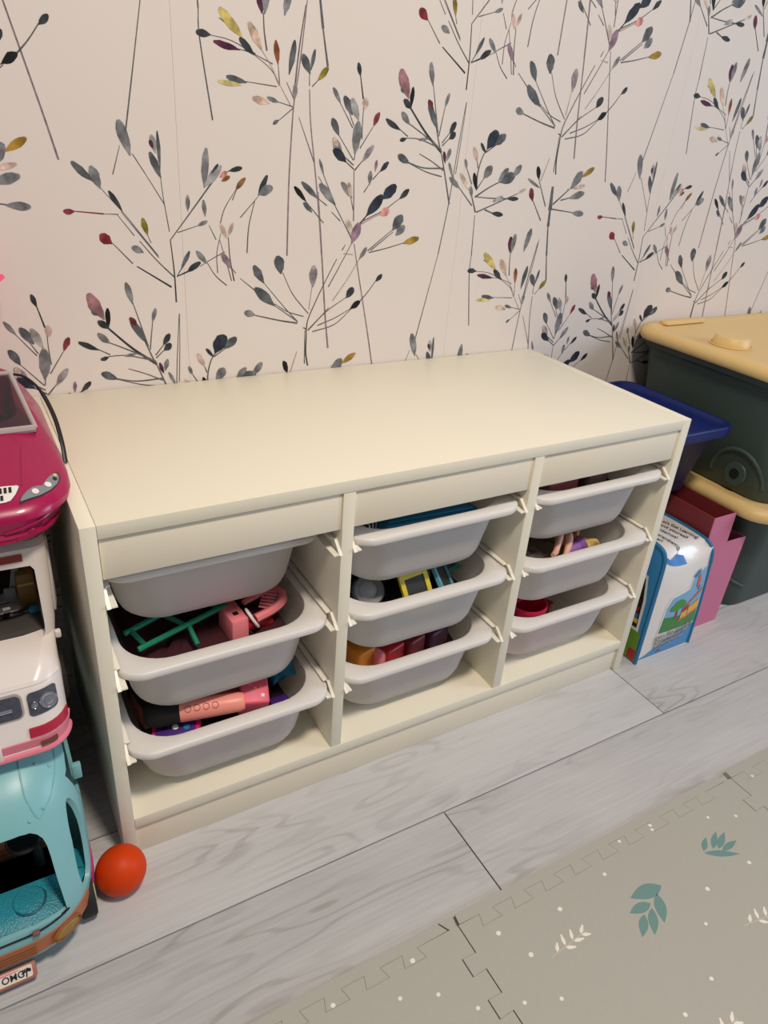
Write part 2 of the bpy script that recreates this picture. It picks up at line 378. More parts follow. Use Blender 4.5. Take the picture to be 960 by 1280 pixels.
STEMS=[[[5021,6626,4937,5798,4877,5012,4760,4137],175,24],[[4760,4137,4572,3240,4426,2556],182,24],[[4326,2361,4195,1982],128,24],[[352,1493,374,1060,389,770],187,24],[[389,770,394,424,540,-576],191,24],[[4482,2267,4647,2014],121,24],[[4499,2251,4731,1875,4905,1588],123,24],[[4863,2092,4884,1734,4948,1213],125,24],[[3922,1915,4081,1718,4298,1471,4521,1176,4755,867],121,24],[[3624,1489,4018,1457],184,6],[[4018,1457,4221,1452],120,24],[[4612,1183,4661,1053],127,24],[[4089,1066,4368,757],157,24],[[4424,717,4710,532,4927,391],244,3],[[4202,1452,4423,1157],124,24],[[4262,1489,4761,839],129,24],[[4494,1081,4729,797,4979,544],181,24],[[4953,1097,4984,624,4988,152],207,3],[[-188,4420,163,4841,512,5266],205,24],[[682,5382,809,5430],135,24],[[256,4631,-67,4531],130,24],[[866,5144,688,4892,608,4667],137,24],[[888,5163,811,5002],137,24],[[1235,5063,935,4751],140,24],[[1177,4996,1074,4621,1037,4215],178,24],[[731,4453,752,4117,811,3781],177,3],[[612,4521,536,4222,538,3915],139,24],[[587,4422,685,4097,766,3783],141,24],[[424,4639,531,4423],138,24],[[750,4014,841,3903],144,24],[[5021,550,5135,721],167,24],[[5021,550,5193,619],211,3],[[257,4025,468,4142,668,4237],139,24],[[371,4083,502,3875,683,3714],140,3],[[5028,6633,5001,6101,4957,5507],131,24],[[680,694,993,527],159,24],[[538,479,854,442,1211,306],126,24],[[930,354,1211,322],131,24],[[1190,304,1458,138,1585,-56],135,24],[[1211,306,1479,214],134,24],[[1301,380,1458,179,1585,-43],134,25],[[1563,222,1590,-42],137,24],[[1043,6618,1543,6590],137,24],[[1565,6393,1818,6340],141,24],[[1577,6637,1770,6358],141,25],[[1579,6145,1827,6337],141,24],[[2072,164,2077,-17],142,24],[[2231,79,2122,-25],143,24],[[1701,6661,1835,6426],141,24],[[2014,7717,1931,7051,1866,6633,1818,6340,1778,5759,1753,5223,1733,4162],221,28],[[2079,6597,2109,6148,2185,5625,2297,4830,2370,4161],234,28],[[2271,5156,2359,4325,2468,3198,2553,2533],289,28],[[1909,6209,2038,5922,2186,5586],146,24],[[1336,830,1348,603,1387,371],216,24],[[1994,999,1896,435,1825,-149],211,24],[[2949,185,3018,-127],217,3],[[3035,6504,3026,6203,3033,5965],156,24],[[2609,6456,2852,6117],154,24],[[2777,6331,2874,6148],155,24],[[2922,5765,2904,5653],158,24],[[2603,6008,2895,5645],158,24],[[3227,6154,3002,5827],158,24],[[2734,5635,2913,5510],199,24],[[2655,5741,2899,5574],198,24],[[3064,5648,2924,5495],199,24],[[3420,5512,3277,5368],164,24],[[3220,5300,3122,5166],163,24],[[2914,5494,2934,5087,2952,4709],177,24],[[2347,5436,2596,4958],158,24],[[2051,5011,2385,4677],158,24],[[2275,5055,2439,4947],157,24],[[2526,4853,2698,4708],161,24],[[2268,5386,2597,4937,2928,4429],159,24],[[2874,5086,2937,4879],163,24],[[3205,4805,3069,4658],259,5],[[3850,5092,3525,4885,3108,4701],170,24],[[3466,4828,3095,4658],166,25],[[3030,4624,2933,4341],166,20],[[2933,4341,2720,3968,2518,3626],166,24],[[3741,4572,3257,4218],171,24],[[3756,4536,3321,4226],172,24],[[3985,4346,3633,4258,3286,4191],176,24],[[3106,4086,2864,3715,2607,3379],169,27],[[2787,4180,2975,4160],168,27],[[2815,4329,2758,4234],165,24],[[2985,4341,3094,3869,3362,2758,3499,2144],228,28],[[2662,4094,2400,3617,2160,3121,2114,2903],206,24],[[1317,3743,1679,3330,1947,3049],157,24],[[1498,3362,1932,3064],162,24],[[911,3821,1176,3610],150,24],[[1508,3384,1754,3236,2057,3136],159,24],[[1148,3209,1607,3092,1943,3026],247,24],[[1659,3893,1849,3525,2148,3182],158,24],[[2206,3647,2156,3252],164,25],[[2890,3436,2494,3197,2150,2886],168,24],[[2983,3229,2684,3082,2330,2960],171,24],[[2984,3210,2663,2959,2234,2857],172,24],[[3469,3705,3319,3513,3165,3353],176,24],[[2051,2940,2115,2879,2114,2503,2157,2243],236,3],[[2088,2890,2093,2283],185,24],[[2544,3265,2342,3073,2140,2887],167,24],[[1750,2160,2032,1668],218,24],[[1943,2526,1807,2116],211,26],[[1682,1783,1969,1409],219,24],[[2622,2028,2209,1705],275,24],[[2693,2025,2521,1982],222,26],[[2629,1838,2397,1785],222,24],[[2772,1563,2208,1622],221,24],[[2137,2030,2166,1597],757,2],[[2162,1670,2188,1300],557,2],[[2176,1350,2278,739],356,2],[[2272,765,2376,262],291,24],[[3885,6496,4256,6117,4609,5839],375,3],[[4316,6835,4499,6130],175,24],[[4448,6228,4576,5879],221,24],[[4596,6545,4521,6082],175,24],[[3902,6244,4205,6094,4525,5926],214,24],[[3735,6147,3901,6049],168,24],[[3867,6024,4160,6015,4603,5888],171,24],[[4745,6151,4601,5984],177,24],[[4746,6061,4607,5938],177,24],[[3959,5654,4265,5582,4682,5589],219,24],[[3960,5646,4328,5521,4661,5455],176,24],[[4158,5798,4417,5693,4687,5555],176,24],[[4586,5888,4721,5513,4890,5004],255,24],[[4878,5496,4964,5381],185,24],[[471,2639,364,2470,301,2206,317,1962],238,24],[[643,2686,427,2551],190,24],[[255,2410,294,2285],190,24],[[469,2141,311,1926],193,24],[[38,2293,200,2017],190,24],[[-68,1953,258,1658],194,24],[[859,2089,590,1969,301,1804],245,24],[[300,1813,653,1793,1094,1791],198,24],[[1311,1893,853,1722,375,1545],201,24],[[762,1530,564,1593],248,24],[[197,1892,356,1544],275,24]]

def ribbon(bm, lay, pts, w, col, y):
    L_, R_ = [], []
    for i, p in enumerate(pts):
        a, b_ = pts[max(i - 1, 0)], pts[min(i + 1, len(pts) - 1)]
        dx, dz = b_[0] - a[0], b_[1] - a[1]; l = math.hypot(dx, dz) or 1
        k = w / 2 * (0.75 + 0.5 * i / (len(pts) - 1)); nx, nz = -dz / l * k, dx / l * k
        L_.append(bm.verts.new((p[0] + nx, y, p[1] + nz))); R_.append(bm.verts.new((p[0] - nx, y, p[1] - nz)))
    for i in range(len(pts) - 1):
        f = bm.faces.new((L_[i], R_[i], R_[i + 1], L_[i + 1]))
        for lp in f.loops: lp[lay] = col
LEAF_T = ((0.0, .12), (.10, .30), (.25, .66), (.42, .92), (.60, 1.0), (.78, .86), (.92, .55), (1.0, .26))
def leaf(bm, lay, b_, t, w, col, y, rng):
    dx, dz = t[0] - b_[0], t[1] - b_[1]; l = math.hypot(dx, dz) or 1e-6; nx, nz = -dz / l, dx / l
    up, dn = [], []; sk = rng.uniform(-.12, .12)
    for s_, k in LEAF_T:
        for lst, sg in ((up, 1), (dn, -1)):
            q = k * w / 2 * rng.uniform(.86, 1.08) * (1 + sg * sk)
            lst.append(bm.verts.new((b_[0] + dx * s_ + nx * q * sg, y, b_[1] + dz * s_ + nz * q * sg)))
    for i in range(len(up) - 1):
        f = bm.faces.new((dn[i], dn[i + 1], up[i + 1], up[i]))
        for lp in f.loops:
            j = i + (1 if lp.vert in (dn[i + 1], up[i + 1]) else 0)
            sh = 0.90 + 0.22 * math.sin(j * 1.1 + sk * 20)
            lp[lay] = (col[0] * sh, col[1] * sh, col[2] * sh, 1)
SW, SH, SX = 0.514, 0.333, 0.252
def stem_curve(P):
    if len(P) < 3: return P
    return [(v.x, v.z) for v in smooth_path([(a, 0, c) for a, c in P], 4)]
for k in range(-3, 5):
    x0 = SX + k * SW
    if x0 > 2.75 or x0 + SW < -1.3: continue
    a, b_ = max(x0, -1.3), min(x0 + SW, 2.75)
    bm = BM(); box(bm, a + 0.00015, WY - 0.0002, 0.0, b_ - 0.00015, WY + 0.001, 2.5)
    strip = obj('wallpaper_strip', bm, M_paper, wall, smooth=False)
    rng = random.Random(5); bm = BM(); lay = bm.loops.layers.float_color.new('ink')
    for m in range(-1, 4):
        oz = m * 2 * SH + (SH if k % 2 == 0 else 0); n = 0
        for P, w, c in STEMS:
            p = [(x0 + P[i] / 1e4, oz + P[i + 1] / 1e4) for i in range(0, len(P), 2)]; n += 1
            if min(q[1] for q in p) < 0.01 or max(q[1] for q in p) > 2.49 or min(q[0] for q in p) < -1.28 or max(q[0] for q in p) > 2.73: continue
            ribbon(bm, lay, stem_curve(p), w / 1e5, (*lin(INK[c]), 1), WY - 0.0003 - 1e-6 * n)
        for bx, bz, tx, tz, w, c in LEAVES:
            n += 1; p = ((x0 + bx / 1e4, oz + bz / 1e4), (x0 + tx / 1e4, oz + tz / 1e4))
            if min(p[0][1], p[1][1]) < 0.02 or max(p[0][1], p[1][1]) > 2.47 or min(p[0][0], p[1][0]) < -1.27 or max(p[0][0], p[1][0]) > 2.7: continue
            leaf(bm, lay, p[0], p[1], w * .80 / 1e4, lin(INK[c]), WY - 0.0005 - 1e-6 * n, rng)
    obj('printed_stalks', bm, M_ink, strip, smooth=False, local=True, recalc=False)

# ---------------------------------------------------------------- foam play mat
M_foam = mat('grey_foam', (172, 170, 161), 0.62, 0.35, bump=0.25, bscale=900)
M_teal_print = mat('teal_print', (108, 142, 138), 0.6, 0.3)
M_cream_print = mat('cream_print', (232, 226, 214), 0.6, 0.3)
def seam_v(x, ya, yb):
    """dovetailed seam running in -y from ya to yb"""
    P = [(x + .0105, ya)]; y = ya - .033
    while y - .062 > yb:
        P += [(x + .0105, y), (x - .0105, y + .001), (x - .0105, y - .024), (x + .0105, y - .023)]; y -= .056
    return P + [(x + .0105, yb)]
def seam_h(y, xa, xb):
    P = [(xa, y + .008)]; x = xa + .035
    while x + .062 < xb:
        P += [(x, y + .008), (x - .005, y - .008), (x + .028, y - .008), (x + .023, y + .008)]; x += .056
    return P + [(xb, y + .008)]
def inset_poly(P, d):
    n = len(P); A = sum(P[i][0] * P[(i + 1) % n][1] - P[(i + 1) % n][0] * P[i][1] for i in range(n)); s = 1 if A > 0 else -1; out = []
    for i in range(n):
        a, b_, c = Vector(P[i - 1]), Vector(P[i]), Vector(P[(i + 1) % n])
        u, v = (b_ - a).normalized(), (c - b_).normalized(); n1, n2 = Vector((-u.y, u.x)) * s, Vector((-v.y, v.x)) * s
        q = n1 + n2; q = q / max(q.length_squared / 2, 0.4) if q.length > 1e-6 else n1
        out.append((b_.x + q.x * d, b_.y + q.y * d))
    return out
def foam_piece(name, P, label, cat, group):
    P = inset_poly(P, 0.00008)
    c = (sum(p[0] for p in P) / len(P), sum(p[1] for p in P) / len(P))
    bm = BM(); Q = [(x - c[0], y - c[1]) for x, y in P]
    loft(bm, [[(x, y, 0.0) for x, y in Q], [(x, y, .0095) for x, y in Q], [(x, y, .0100) for x, y in inset_poly(Q, .0003)]])
    t = thing(name, label, cat, (c[0], c[1], 0), group=group)
    obj('foam_sheet', bm, M_foam, t, local=True, smooth=False)
    return t
MX = [-0.785, -0.2125, 0.360, 0.9325, 1.505]
tiles = []
tlab = ['square grey foam mat tile left of the dark jigsaw seam', 'square grey foam mat tile printed with the large teal leaf sprig', 'square grey foam mat tile at the right edge of the frame']
for i in range(1, 4):
    xa, xb = MX[i], MX[i + 1]; yb = -0.885
    sg = .0011; top = seam_h(-.313, xa + .0105, xb + .0105 - sg)
    if i == 1: top = top[:-1] + [(xb - .004, -.305), (xb - .0125, -.290), (xb + .0110, -.290), (xb + .0070, -.303), (xb + .0105 - sg, -.306)]
    P = top + [(x - sg, y) for x, y in seam_v(xb, -.313, yb)[1:]] + list(reversed(seam_v(xa, -.313, yb)[1:]))
    tiles.append(foam_piece('foam_mat_tile', P, tlab[i - 1], 'mat tile', 'grey foam play mat tiles'))
slab = ['narrow grey foam mat edging strip left of the dark corner gap', 'narrow grey foam mat edging strip right of the dark corner gap', 'narrow grey foam mat edging strip farthest right along the floor boards']
for i in range(1, 4):
    xa, xb = MX[i] + .0145, MX[i + 1] - .0145
    low = seam_h(-.313, MX[i] + .0105, MX[i + 1] + .0105)
    low = [p for p in low if xa - .004 < p[0] < xb + .006]
    P = [(xa, -.290), (xb, -.290)] + [(xb + .008, -.3045)] + list(reversed(low)) + [(xa - .002, -.3045)]
    foam_piece('foam_mat_edging', P, slab[i - 1], 'mat edging', 'grey foam mat edging strips')
def print_on(tile, name, polys, m):
    bm = BM(); o = wl(tile)
    for P in polys:
        bm.faces.new([bm.verts.new((x, y, .01015)) for x, y in P])
    for f in bm.faces:
        if f.normal.z < 0: f.normal_flip()
    bm.normal_update()
    obj(name, bm, m, tile, smooth=False, recalc=False)
def leaf2(b_, t, w, n=7, blunt=0.0):
    dx, dy = t[0] - b_[0], t[1] - b_[1]; l = math.hypot(dx, dy); nx, ny = -dy / l, dx / l; A, B = [], []
    for i in range(n + 1):
        s_ = i / n; k = (math.sin(math.pi * s_ ** 0.85)) * w / 2 + (blunt * w / 2 if i == n else 0)
        A.append((b_[0] + dx * s_ + nx * k, b_[1] + dy * s_ + ny * k)); B.append((b_[0] + dx * s_ - nx * k, b_[1] + dy * s_ - ny * k))
    P = A + list(reversed(B)); out = []
    for p in P:
        if not out or math.hypot(p[0] - out[-1][0], p[1] - out[-1][1]) > 1e-6: out.append(p)
    if math.hypot(out[0][0] - out[-1][0], out[0][1] - out[-1][1]) < 1e-6: out.pop()
    return out
def dot(x, y, r): return [(x + r * math.cos(a * math.pi / 5), y + r * .92 * math.sin(a * math.pi / 5)) for a in range(10)]
for b_, t, w in (((.672, -.392), (.615, -.385), .022), ((.656, -.398), (.631, -.434), .017), ((.636, -.404), (.597, -.401), .015), ((.632, -.410), (.605, -.440), .014), ((.615, -.412), (.587, -.434), .013),
                 ((.776, -.384), (.826, -.4105), .011), ((.778, -.381), (.802, -.366), .009), ((.795, -.385), (.826, -.366), .010), ((.803, -.389), (.838, -.373), .010), ((.806, -.394), (.842, -.392), .010),
                 ((.262, -.452), (.285, -.432), .014), ((.285, -.448), (.302, -.436), .010)):
    print_on(tiles[0] if b_[0] < .35 else tiles[1], 'leaf_print', [leaf2(b_, t, w)], M_teal_print)
for x, y, r in ((.413, -.339, .0036), (.434, -.382, .0036), (.512, -.351, .0036), (.433, -.443, .0028), (.388, -.425, .0027), (.609, -.340, .003), (.738, -.310, .0032), (.735, -.317, .003), (.671, -.309, .0028), (.837, -.342, .0027), (.882, -.361, .0026),
                (.730, -.427, .0035), (.683, -.462, .0027), (.627, -.516, .003), (.826, -.427, .0033), (.56, -.53, .003), (.50, -.56, .003), (.90, -.47, .003), (.86, -.55, .003)):
    print_on(tiles[1], 'dot_print', [dot(x, y, r)], M_cream_print)
for x, y, r in ((.290, -.317, .0036), (.252, -.349, .0028), (.297, -.367, .0028), (.332, -.403, .0028), (.175, -.318, .0032), (.20, -.39, .003), (.13, -.36, .003), (.28, -.44, .003)):
    print_on(tiles[0], 'dot_print', [dot(x, y, r)], M_cream_print)
for x, y, r in ((.982, -.319, .0028), (1.02, -.36, .003), (1.08, -.33, .003), (1.0, -.43, .003), (1.15, -.41, .003)):
    print_on(tiles[2], 'dot_print', [dot(x, y, r)], M_cream_print)
def sprig(tile, x, y, a, sc):
    ca, sa = math.cos(a), math.sin(a); T = lambda u, v: (x + (u * ca - v * sa) * sc, y + (u * sa + v * ca) * sc)
    polys = [[T(-.008, -.0006), T(.06, -.0004), T(.06, .0004), T(-.008, .0006)]]
    print_on(tile, 'stalk_print', polys, mat('faint_print', (196, 188, 174), 0.6))
    for u, v, du, dv in ((.004, .001, .009, .009), (.02, .001, .006, .014), (.018, -.001, .013, -.007), (.034, .001, .008, .012), (.034, -.001, .015, -.005), (.05, .001, .012, .007), (.05, -.001, .012, -.006)):
        print_on(tile, 'leaf_print', [leaf2(T(u, v), T(u + du, v + dv), .0052 * sc, 5, .5)], M_cream_print)
sprig(tiles[1], .464, -.397, .10, 1.0); sprig(tiles[1], .556, -.571, .12, 1.0); sprig(tiles[1], .738, -.490, -.16, 1.0); sprig(tiles[2], 1.06, -.47, .5, 1.0)

# ---------------------------------------------------------------- white storage unit
W_, D_, H_, T_, ZB = 0.99, 0.432, 0.5492, 0.018, 0.0743
BAY = (W_ - 4 * T_) / 3
M_mel = mat('white_melamine', (233, 227, 208), 0.42, 0.45, bump=0.03, bscale=500)
M_mel2 = mat('white_melamine_front', (232, 223, 203), 0.45, 0.4)
M_run = mat('white_runner', (240, 236, 224), 0.4)
unit = thing('storage_unit', 'low white three bay storage unit against the papered wall, frosted bins on runners', 'storage unit', (W_ / 2, D_ / 2, 0))
for x in (0, W_ - T_):
    bm = BM(); box(bm, x, 0, 0, x + T_, D_, H_, .0009); obj('side_panel', bm, M_mel, unit)
for i in (1, 2):
    x = i * (BAY + T_); bm = BM(); box(bm, x, 0.0005, ZB, x + T_, D_ - .004, H_ - T_ - .0004, .0007); obj('divider', bm, M_mel, unit)
bm = BM(); box(bm, T_ + .0004, 0, H_ - T_, W_ - T_ - .0004, D_, H_, .0009); obj('top_panel', bm, M_mel, unit)
bm = BM(); box(bm, T_ + .0002, 0, ZB - .0183, W_ - T_ - .0002, D_ - .002, ZB, .0008); obj('bottom_shelf', bm, M_mel, unit)
bm = BM(); box(bm, T_ + .0005, .0045, 0.0, W_ - T_ - .0005, .0205, ZB - .0192, .0006); obj('plinth', bm, M_mel2, unit)
for i in range(3):
    x = T_ + i * (BAY + T_); bm = BM(); box(bm, x + .0012, .0035, .4755, x + BAY - .0006, .0195, H_ - T_ - .0022, .0007); obj('front_rail', bm, M_mel2, unit)
    bm = BM(); box(bm, x + .0005, D_ - .0035, ZB + .001, x + BAY - .0005, D_ - .001, H_ - T_ - .001); obj('back_board', bm, M_mel2, unit, smooth=False)
RZ = (.4405, .3145, .1865)                      # underside of the bin rims
run_mesh = {}
def runner(side):
    """side +1: on a panel to the left of the bay (sticks out to +x)"""
    bm = BM(); w = .0125 * side
    a, b_ = (0, w) if w > 0 else (w, 0)
    box(bm, *(sorted((0, .0022 * side))[0:1]), .018, -.002, sorted((0, .0022 * side))[1], .405, .0165)
    prism(bm, [(.405, -.0022), (-.0025, -.0022), (-.0025, -.0002), (.405, -.0002)], 0, a, b_)
    prism(bm, [(.405, .0165), (.405, .0142), (.0190, .0142), (.0175, .0165)], 0, *sorted((0, .0095 * side)))
    prism(bm, [(.0195, .0165), (.0195, .0142), (.0170, .0142), (-.0025, -.0022), (-.0050, -.0010), (.0155, .0165)], 0, *sorted((0, .0045 * side)))
    return bm
for side in (1, -1):
    bm = runner(side); bmesh.ops.recalc_face_normals(bm, faces=bm.faces); me = bpy.data.meshes.new('runner'); bm.to_mesh(me); bm.free(); finish(me, M_run, False); run_mesh[side] = me
for i in range(3):
    x0 = T_ + i * (BAY + T_)
    for z in RZ:
        for side, x in ((1, x0), (-1, x0 + BAY)):
            o = bpy.data.objects.new('runner', run_mesh[side]); COL.objects.link(o); o.parent = unit; o.location = Vector((x, 0, z)) - wl(unit)

# ---------------------------------------------------------------- frosted bins
M_bin = translucent_mat('frosted_plastic', (244, 240, 237), 0.46, 0.4); M_rim = translucent_mat('frosted_plastic_rim', (246, 243, 240), 0.30, 0.4)
HB = 0.098
def bin_parts(parent):
    yl = 0.390
    R = [(-HB, .106, .050, .335, .048), (-HB + .003, .1135, .0425, .342, .052), (-HB + .009, .1190, .0365, .347, .056), (-HB + .020, .1230, .0320, .350, .058), (-.02, .1340, .0225, .360, .060), (.0045, .1350, .0215, .3615, .061)]
    outer = [(z, rr(-hx, hx, a, b_, r, 8)) for z, hx, a, b_, r in R]
    rim = [(.0045, rr(-.1465, .1465, .003, yl - .003, .033, 8)), (.0, rr(-.148, .148, .0015, yl - .0015, .0345, 8)), (.002, rr(-.1492, .1492, 0, yl, .036, 8)), (.0095, rr(-.1492, .1492, 0, yl, .036, 8)), (.0115, rr(-.147, .147, .0022, yl - .0022, .034, 8))]
    t = .0022
    inner = [(.0115, rr(-.1370, .1370, .0185, .3655, .063, 8)), (.0085, rr(-.1328, .1328, .0235, .3595, .059, 8))] + [(z, rr(-hx + t, hx - t, a + t, b_ - t, r - t, 8)) for z, hx, a, b_, r in reversed(R[:-1])]
    inner[-1] = (-HB + t, inner[-1][1])
    bm = BM(); plan(bm, outer, cap1=False); obj('tub', bm, M_bin, parent, local=True, angle=50)
    bm = BM(); L_ = outer[-1:] + rim + inner[:2]
    plan(bm, L_, cap0=False, cap1=False); obj('rim', bm, M_rim, parent, local=True, angle=50)
BL = [['top', 'middle', 'bottom'], ['top', 'middle', 'bottom'], ['top', 'middle', 'bottom']]
bay_name = ('left bay', 'centre bay', 'right bay')
bin_what = [['pushed back under the rail, blurred pink inside', 'holding a green toy frame', 'holding a pink microphone and a blue star'],
            ['holding a flat blue toy', 'holding coloured magnetic frames', 'with red and orange toys low inside'],
            ['with dark red toys just under the rail', 'holding a doll', 'holding a magenta toy bucket']]
YF = [[.038, .000, -.012], [-.004, -.008, .000], [-.004, -.010, -.006]]
BINX = [T_ + BAY / 2 + i * (BAY + T_) for i in range(3)]
proto = None; BINS = {}
for i in range(3):
    for j in range(3):
        lab = f'{BL[i][j]} frosted bin in the {bay_name[i]}, {bin_what[i][j]}'
        if proto is None:
            o = proto = thing('storage_bin', lab, 'storage bin', group='frosted bins in the white unit'); bin_parts(o)
        else:
            o = proto.copy(); COL.objects.link(o); o['label'] = lab
            for ch in list(proto.children):
                c = ch.copy(); COL.objects.link(c); c.parent = o
        o.location = (BINX[i], YF[i][j], RZ[j]); WL[o] = Vector(o.location); BINS[i, j] = o

# ---------------------------------------------------------------- toys in the bins
def P_(n, c, r=.4, **k): return mat(n, c, r, **k)
M_pink = P_('pink_plastic', (236, 132, 140), .38); M_coral = P_('coral_pink_plastic', (240, 150, 136), .4); M_hot = P_('hot_pink_plastic', (214, 34, 110), .35)
M_black = P_('black_plastic', (22, 20, 20), .5); M_foamblk = P_('black_foam', (20, 19, 20), .95, bump=.8, bscale=1400)
M_green = P_('green_plastic', (18, 130, 98), .4); M_purple = P_('purple_plastic', (70, 34, 120), .4); M_lilac = P_('lilac_plastic', (140, 92, 168), .45)
M_star = P_('blue_plastic', (28, 128, 168), .42); M_starin = P_('dark_plum_plastic', (70, 40, 66), .5); M_yellow = P_('yellow_plastic', (206, 186, 40), .4)
M_tealp = P_('teal_plastic', (24, 128, 124), .4); M_skyp = P_('sky_blue_plastic', (98, 160, 186), .4); M_greyp = P_('grey_plastic', (112, 114, 116), .5)
M_red = P_('red_plastic', (170, 28, 36), .4); M_orange = P_('orange_plastic', (214, 128, 32), .45); M_whitep = P_('white_plastic', (232, 230, 226), .35)
M_mag = P_('magenta_plastic', (206, 20, 74), .4); M_blued = P_('blue_card', (20, 104, 140), .5); M_dkglass = P_('smoked_panel', (52, 54, 50), .25)
M_skin = P_('doll_skin', (226, 170, 146), .45); M_hair = P_('dark_brown_hair', (56, 40, 28), .6); M_blond = P_('blond_hair', (206, 172, 96), .6)
M_cloth = [P_('dark_maroon_cloth', (62, 18, 30), .95, bump=.5, bscale=300), P_('dark_plum_cloth', (44, 24, 44), .95, bump=.5, bscale=300), P_('charcoal_cloth', (40, 38, 38), .95, bump=.5, bscale=300), P_('beige_cloth', (150, 132, 108), .95, bump=.5, bscale=300)]
M_star_y = P_('yellow_print', (250, 200, 60), .5)

def heap(i, j, top, label, m, seed, tilt=0.0):
    """crumpled cloth that fills the bottom of a bin up to `top` below the rim"""
    o = BINS[i, j]; c = wl(o); rng = random.Random(seed)
    bm = BM(); n, k = 18, 22; R = []
    for a in range(7):
        s_ = a / 6; z = -HB + .0032 + (HB - .0032 - top) * s_
        f = min(1, (z + HB) / (HB - .02))
        hx = .108 + (.1265 - .108) * f - .004 - (.020 * max(0, s_ - .8) / .2) ; y0 = .058 - .018 * f + (.02 * max(0, s_ - .8) / .2); y1 = .335 + .018 * f - (.02 * max(0, s_ - .8) / .2)
        R.append([(x, y, z + (tilt * (x / .1) if a > 4 else 0)) for x, y in rr(-hx, hx, y0, y1, .046, 9)])
    rings = loft(bm, R, cap0=True, cap1=False)
    last = rings[-1]; cx, cy = 0, .2; prev = last
    for q in (.72, .45, .2):
        ring = []
        for v in last:
            ring.append(bm.verts.new((v.co.x * q, cy + (v.co.y - cy) * q, v.co.z + rng.uniform(-.012, .008))))
        for a in range(len(last)): bm.faces.new((prev[a], prev[(a + 1) % len(last)], ring[(a + 1) % len(last)], ring[a]))
        prev = ring
    bm.faces.new(prev)
    return solo('crumpled_doll_clothes', bm, m, label, 'doll clothes', c, group='cloth in the bottom of the bins', angle=70)

HT = {}
for (i, j, top, m, s, lab) in ((0, 1, .036, M_cloth[0], 2, 'dark maroon cloth heap under the green frame'),
                               (0, 2, .048, M_cloth[1], 3, 'dark plum cloth heap under the pink microphone'), (1, 0, .036, M_cloth[2], 4, 'charcoal cloth heap under the flat blue toy'),
                               (1, 1, .046, M_cloth[2], 5, 'charcoal cloth heap under the yellow magnetic frame'), (1, 2, .034, M_cloth[0], 6, 'dark maroon cloth heap in the bottom centre bin'),
                               (2, 0, .030, M_cloth[0], 7, 'dark maroon cloth heap in the top right bin'), (2, 1, .052, M_cloth[3], 8, 'beige cloth heap under the doll')):
    heap(i, j, top, lab, m, s); HT[i, j] = RZ[j] - top

# left bay, top bin: blurred pink block right behind the frosted front
bm = BM(); box(bm, -.050, -.016, -.030, .050, .016, .030, .010, 3)
solo('toy_block', bm, P_('deep_pink_plastic', (240, 56, 84), .5), 'pink toy block seen blurred through the top left bin front', 'toy block', (.170, .0990, .3760))
# left bay, middle bin
z1 = RZ[1]
t = thing('toy_ladder', 'green plastic toy ladder frame in the middle bin of the left bay', 'toy frame', (.12, .10, z1 - .02))
for nm, pts in (('rail', ((.062, .081, z1 - .012), (.196, .108, z1 + .006))), ('rail', ((.052, .115, z1 - .006), (.160, .150, z1 + .002)))):
    bm = BM(); tube(bm, pts, .0042, 8); obj(nm, bm, M_green, t)
for a in (.08, .52, .95):
    bm = BM(); p = Vector((.062, .081, z1 - .012)).lerp(Vector((.196, .108, z1 + .006)), a); q = Vector((.052, .115, z1 - .006)).lerp(Vector((.160, .150, z1 + .002)), a)
    tube(bm, (p, q), .0036, 8); obj('rung', bm, M_green, t)
bm = BM(); tube(bm, ((.136, .096, z1 - .004), (.140, .068, z1 - .020)), .0036, 8); obj('leg', bm, M_green, t)
t = thing('toy_phone', 'pink toy handset standing in the middle bin of the left bay', 'toy phone', (.200, .09, z1 - .02), (0, 0, math.radians(5)))
bm = BM(); box(bm, -.0135, -.026, -.025, .0135, .026, .026, .004); obj('case', bm, M_pink, t, local=True)
bm = BM(); box(bm, -.004, -.012, .0259, .004, -.004, .0268, .0004); obj('button', bm, M_black, t, local=True)
bm = BM(); lathe(bm, [(.0125 + .0022 * math.cos(a * math.pi / 4), .0022 * math.sin(a * math.pi / 4)) for a in range(9)], 24, Matrix.Rotation(math.radians(62), 4, 'Y') @ Matrix.Diagonal((1.35, 1, 1, 1)))
solo('bracelet', bm, M_whitep, 'thin white toy ring leaning on the pink handset', 'toy ring', (.223, .074, z1 - .003))
t = thing('toy_comb', 'pink toothed toy comb at the right end of the middle left bin', 'toy comb', (.27, .10, z1 - .02))
bm = BM(); tube(bm, smooth_path(((.222, .108, z1 + .002), (.262, .122, z1 + .002), (.284, .128, z1 + .002))), .0045, 8); obj('handle', bm, M_pink, t)
bm = BM(); tube(bm, smooth_path(((.276, .130, z1 - .001), (.284, .112, z1 + .001), (.276, .092, z1 - .001), (.255, .080, z1 - .003), (.228, .074, z1 - .006))), .007, 8); obj('spine', bm, M_pink, t)
for k in range(6):
    a = k / 5; p = Vector((.280, .114, z1 + .001)).lerp(Vector((.256, .083, z1 - .002)), a); bm = BM(); tube(bm, (p, p + Vector((-.020 + .004 * a, .010, .002))), [.0026, .0018], 6); obj('tooth', bm, M_pink, t)
bm = BM(); box(bm, .205, .085, z1 - .036, .262, .118, z1 - .022, .005)
solo('toy_box', bm, M_red, 'dark red toy case under the pink comb', 'toy case', (.235, .10, z1 - .03), local=False)
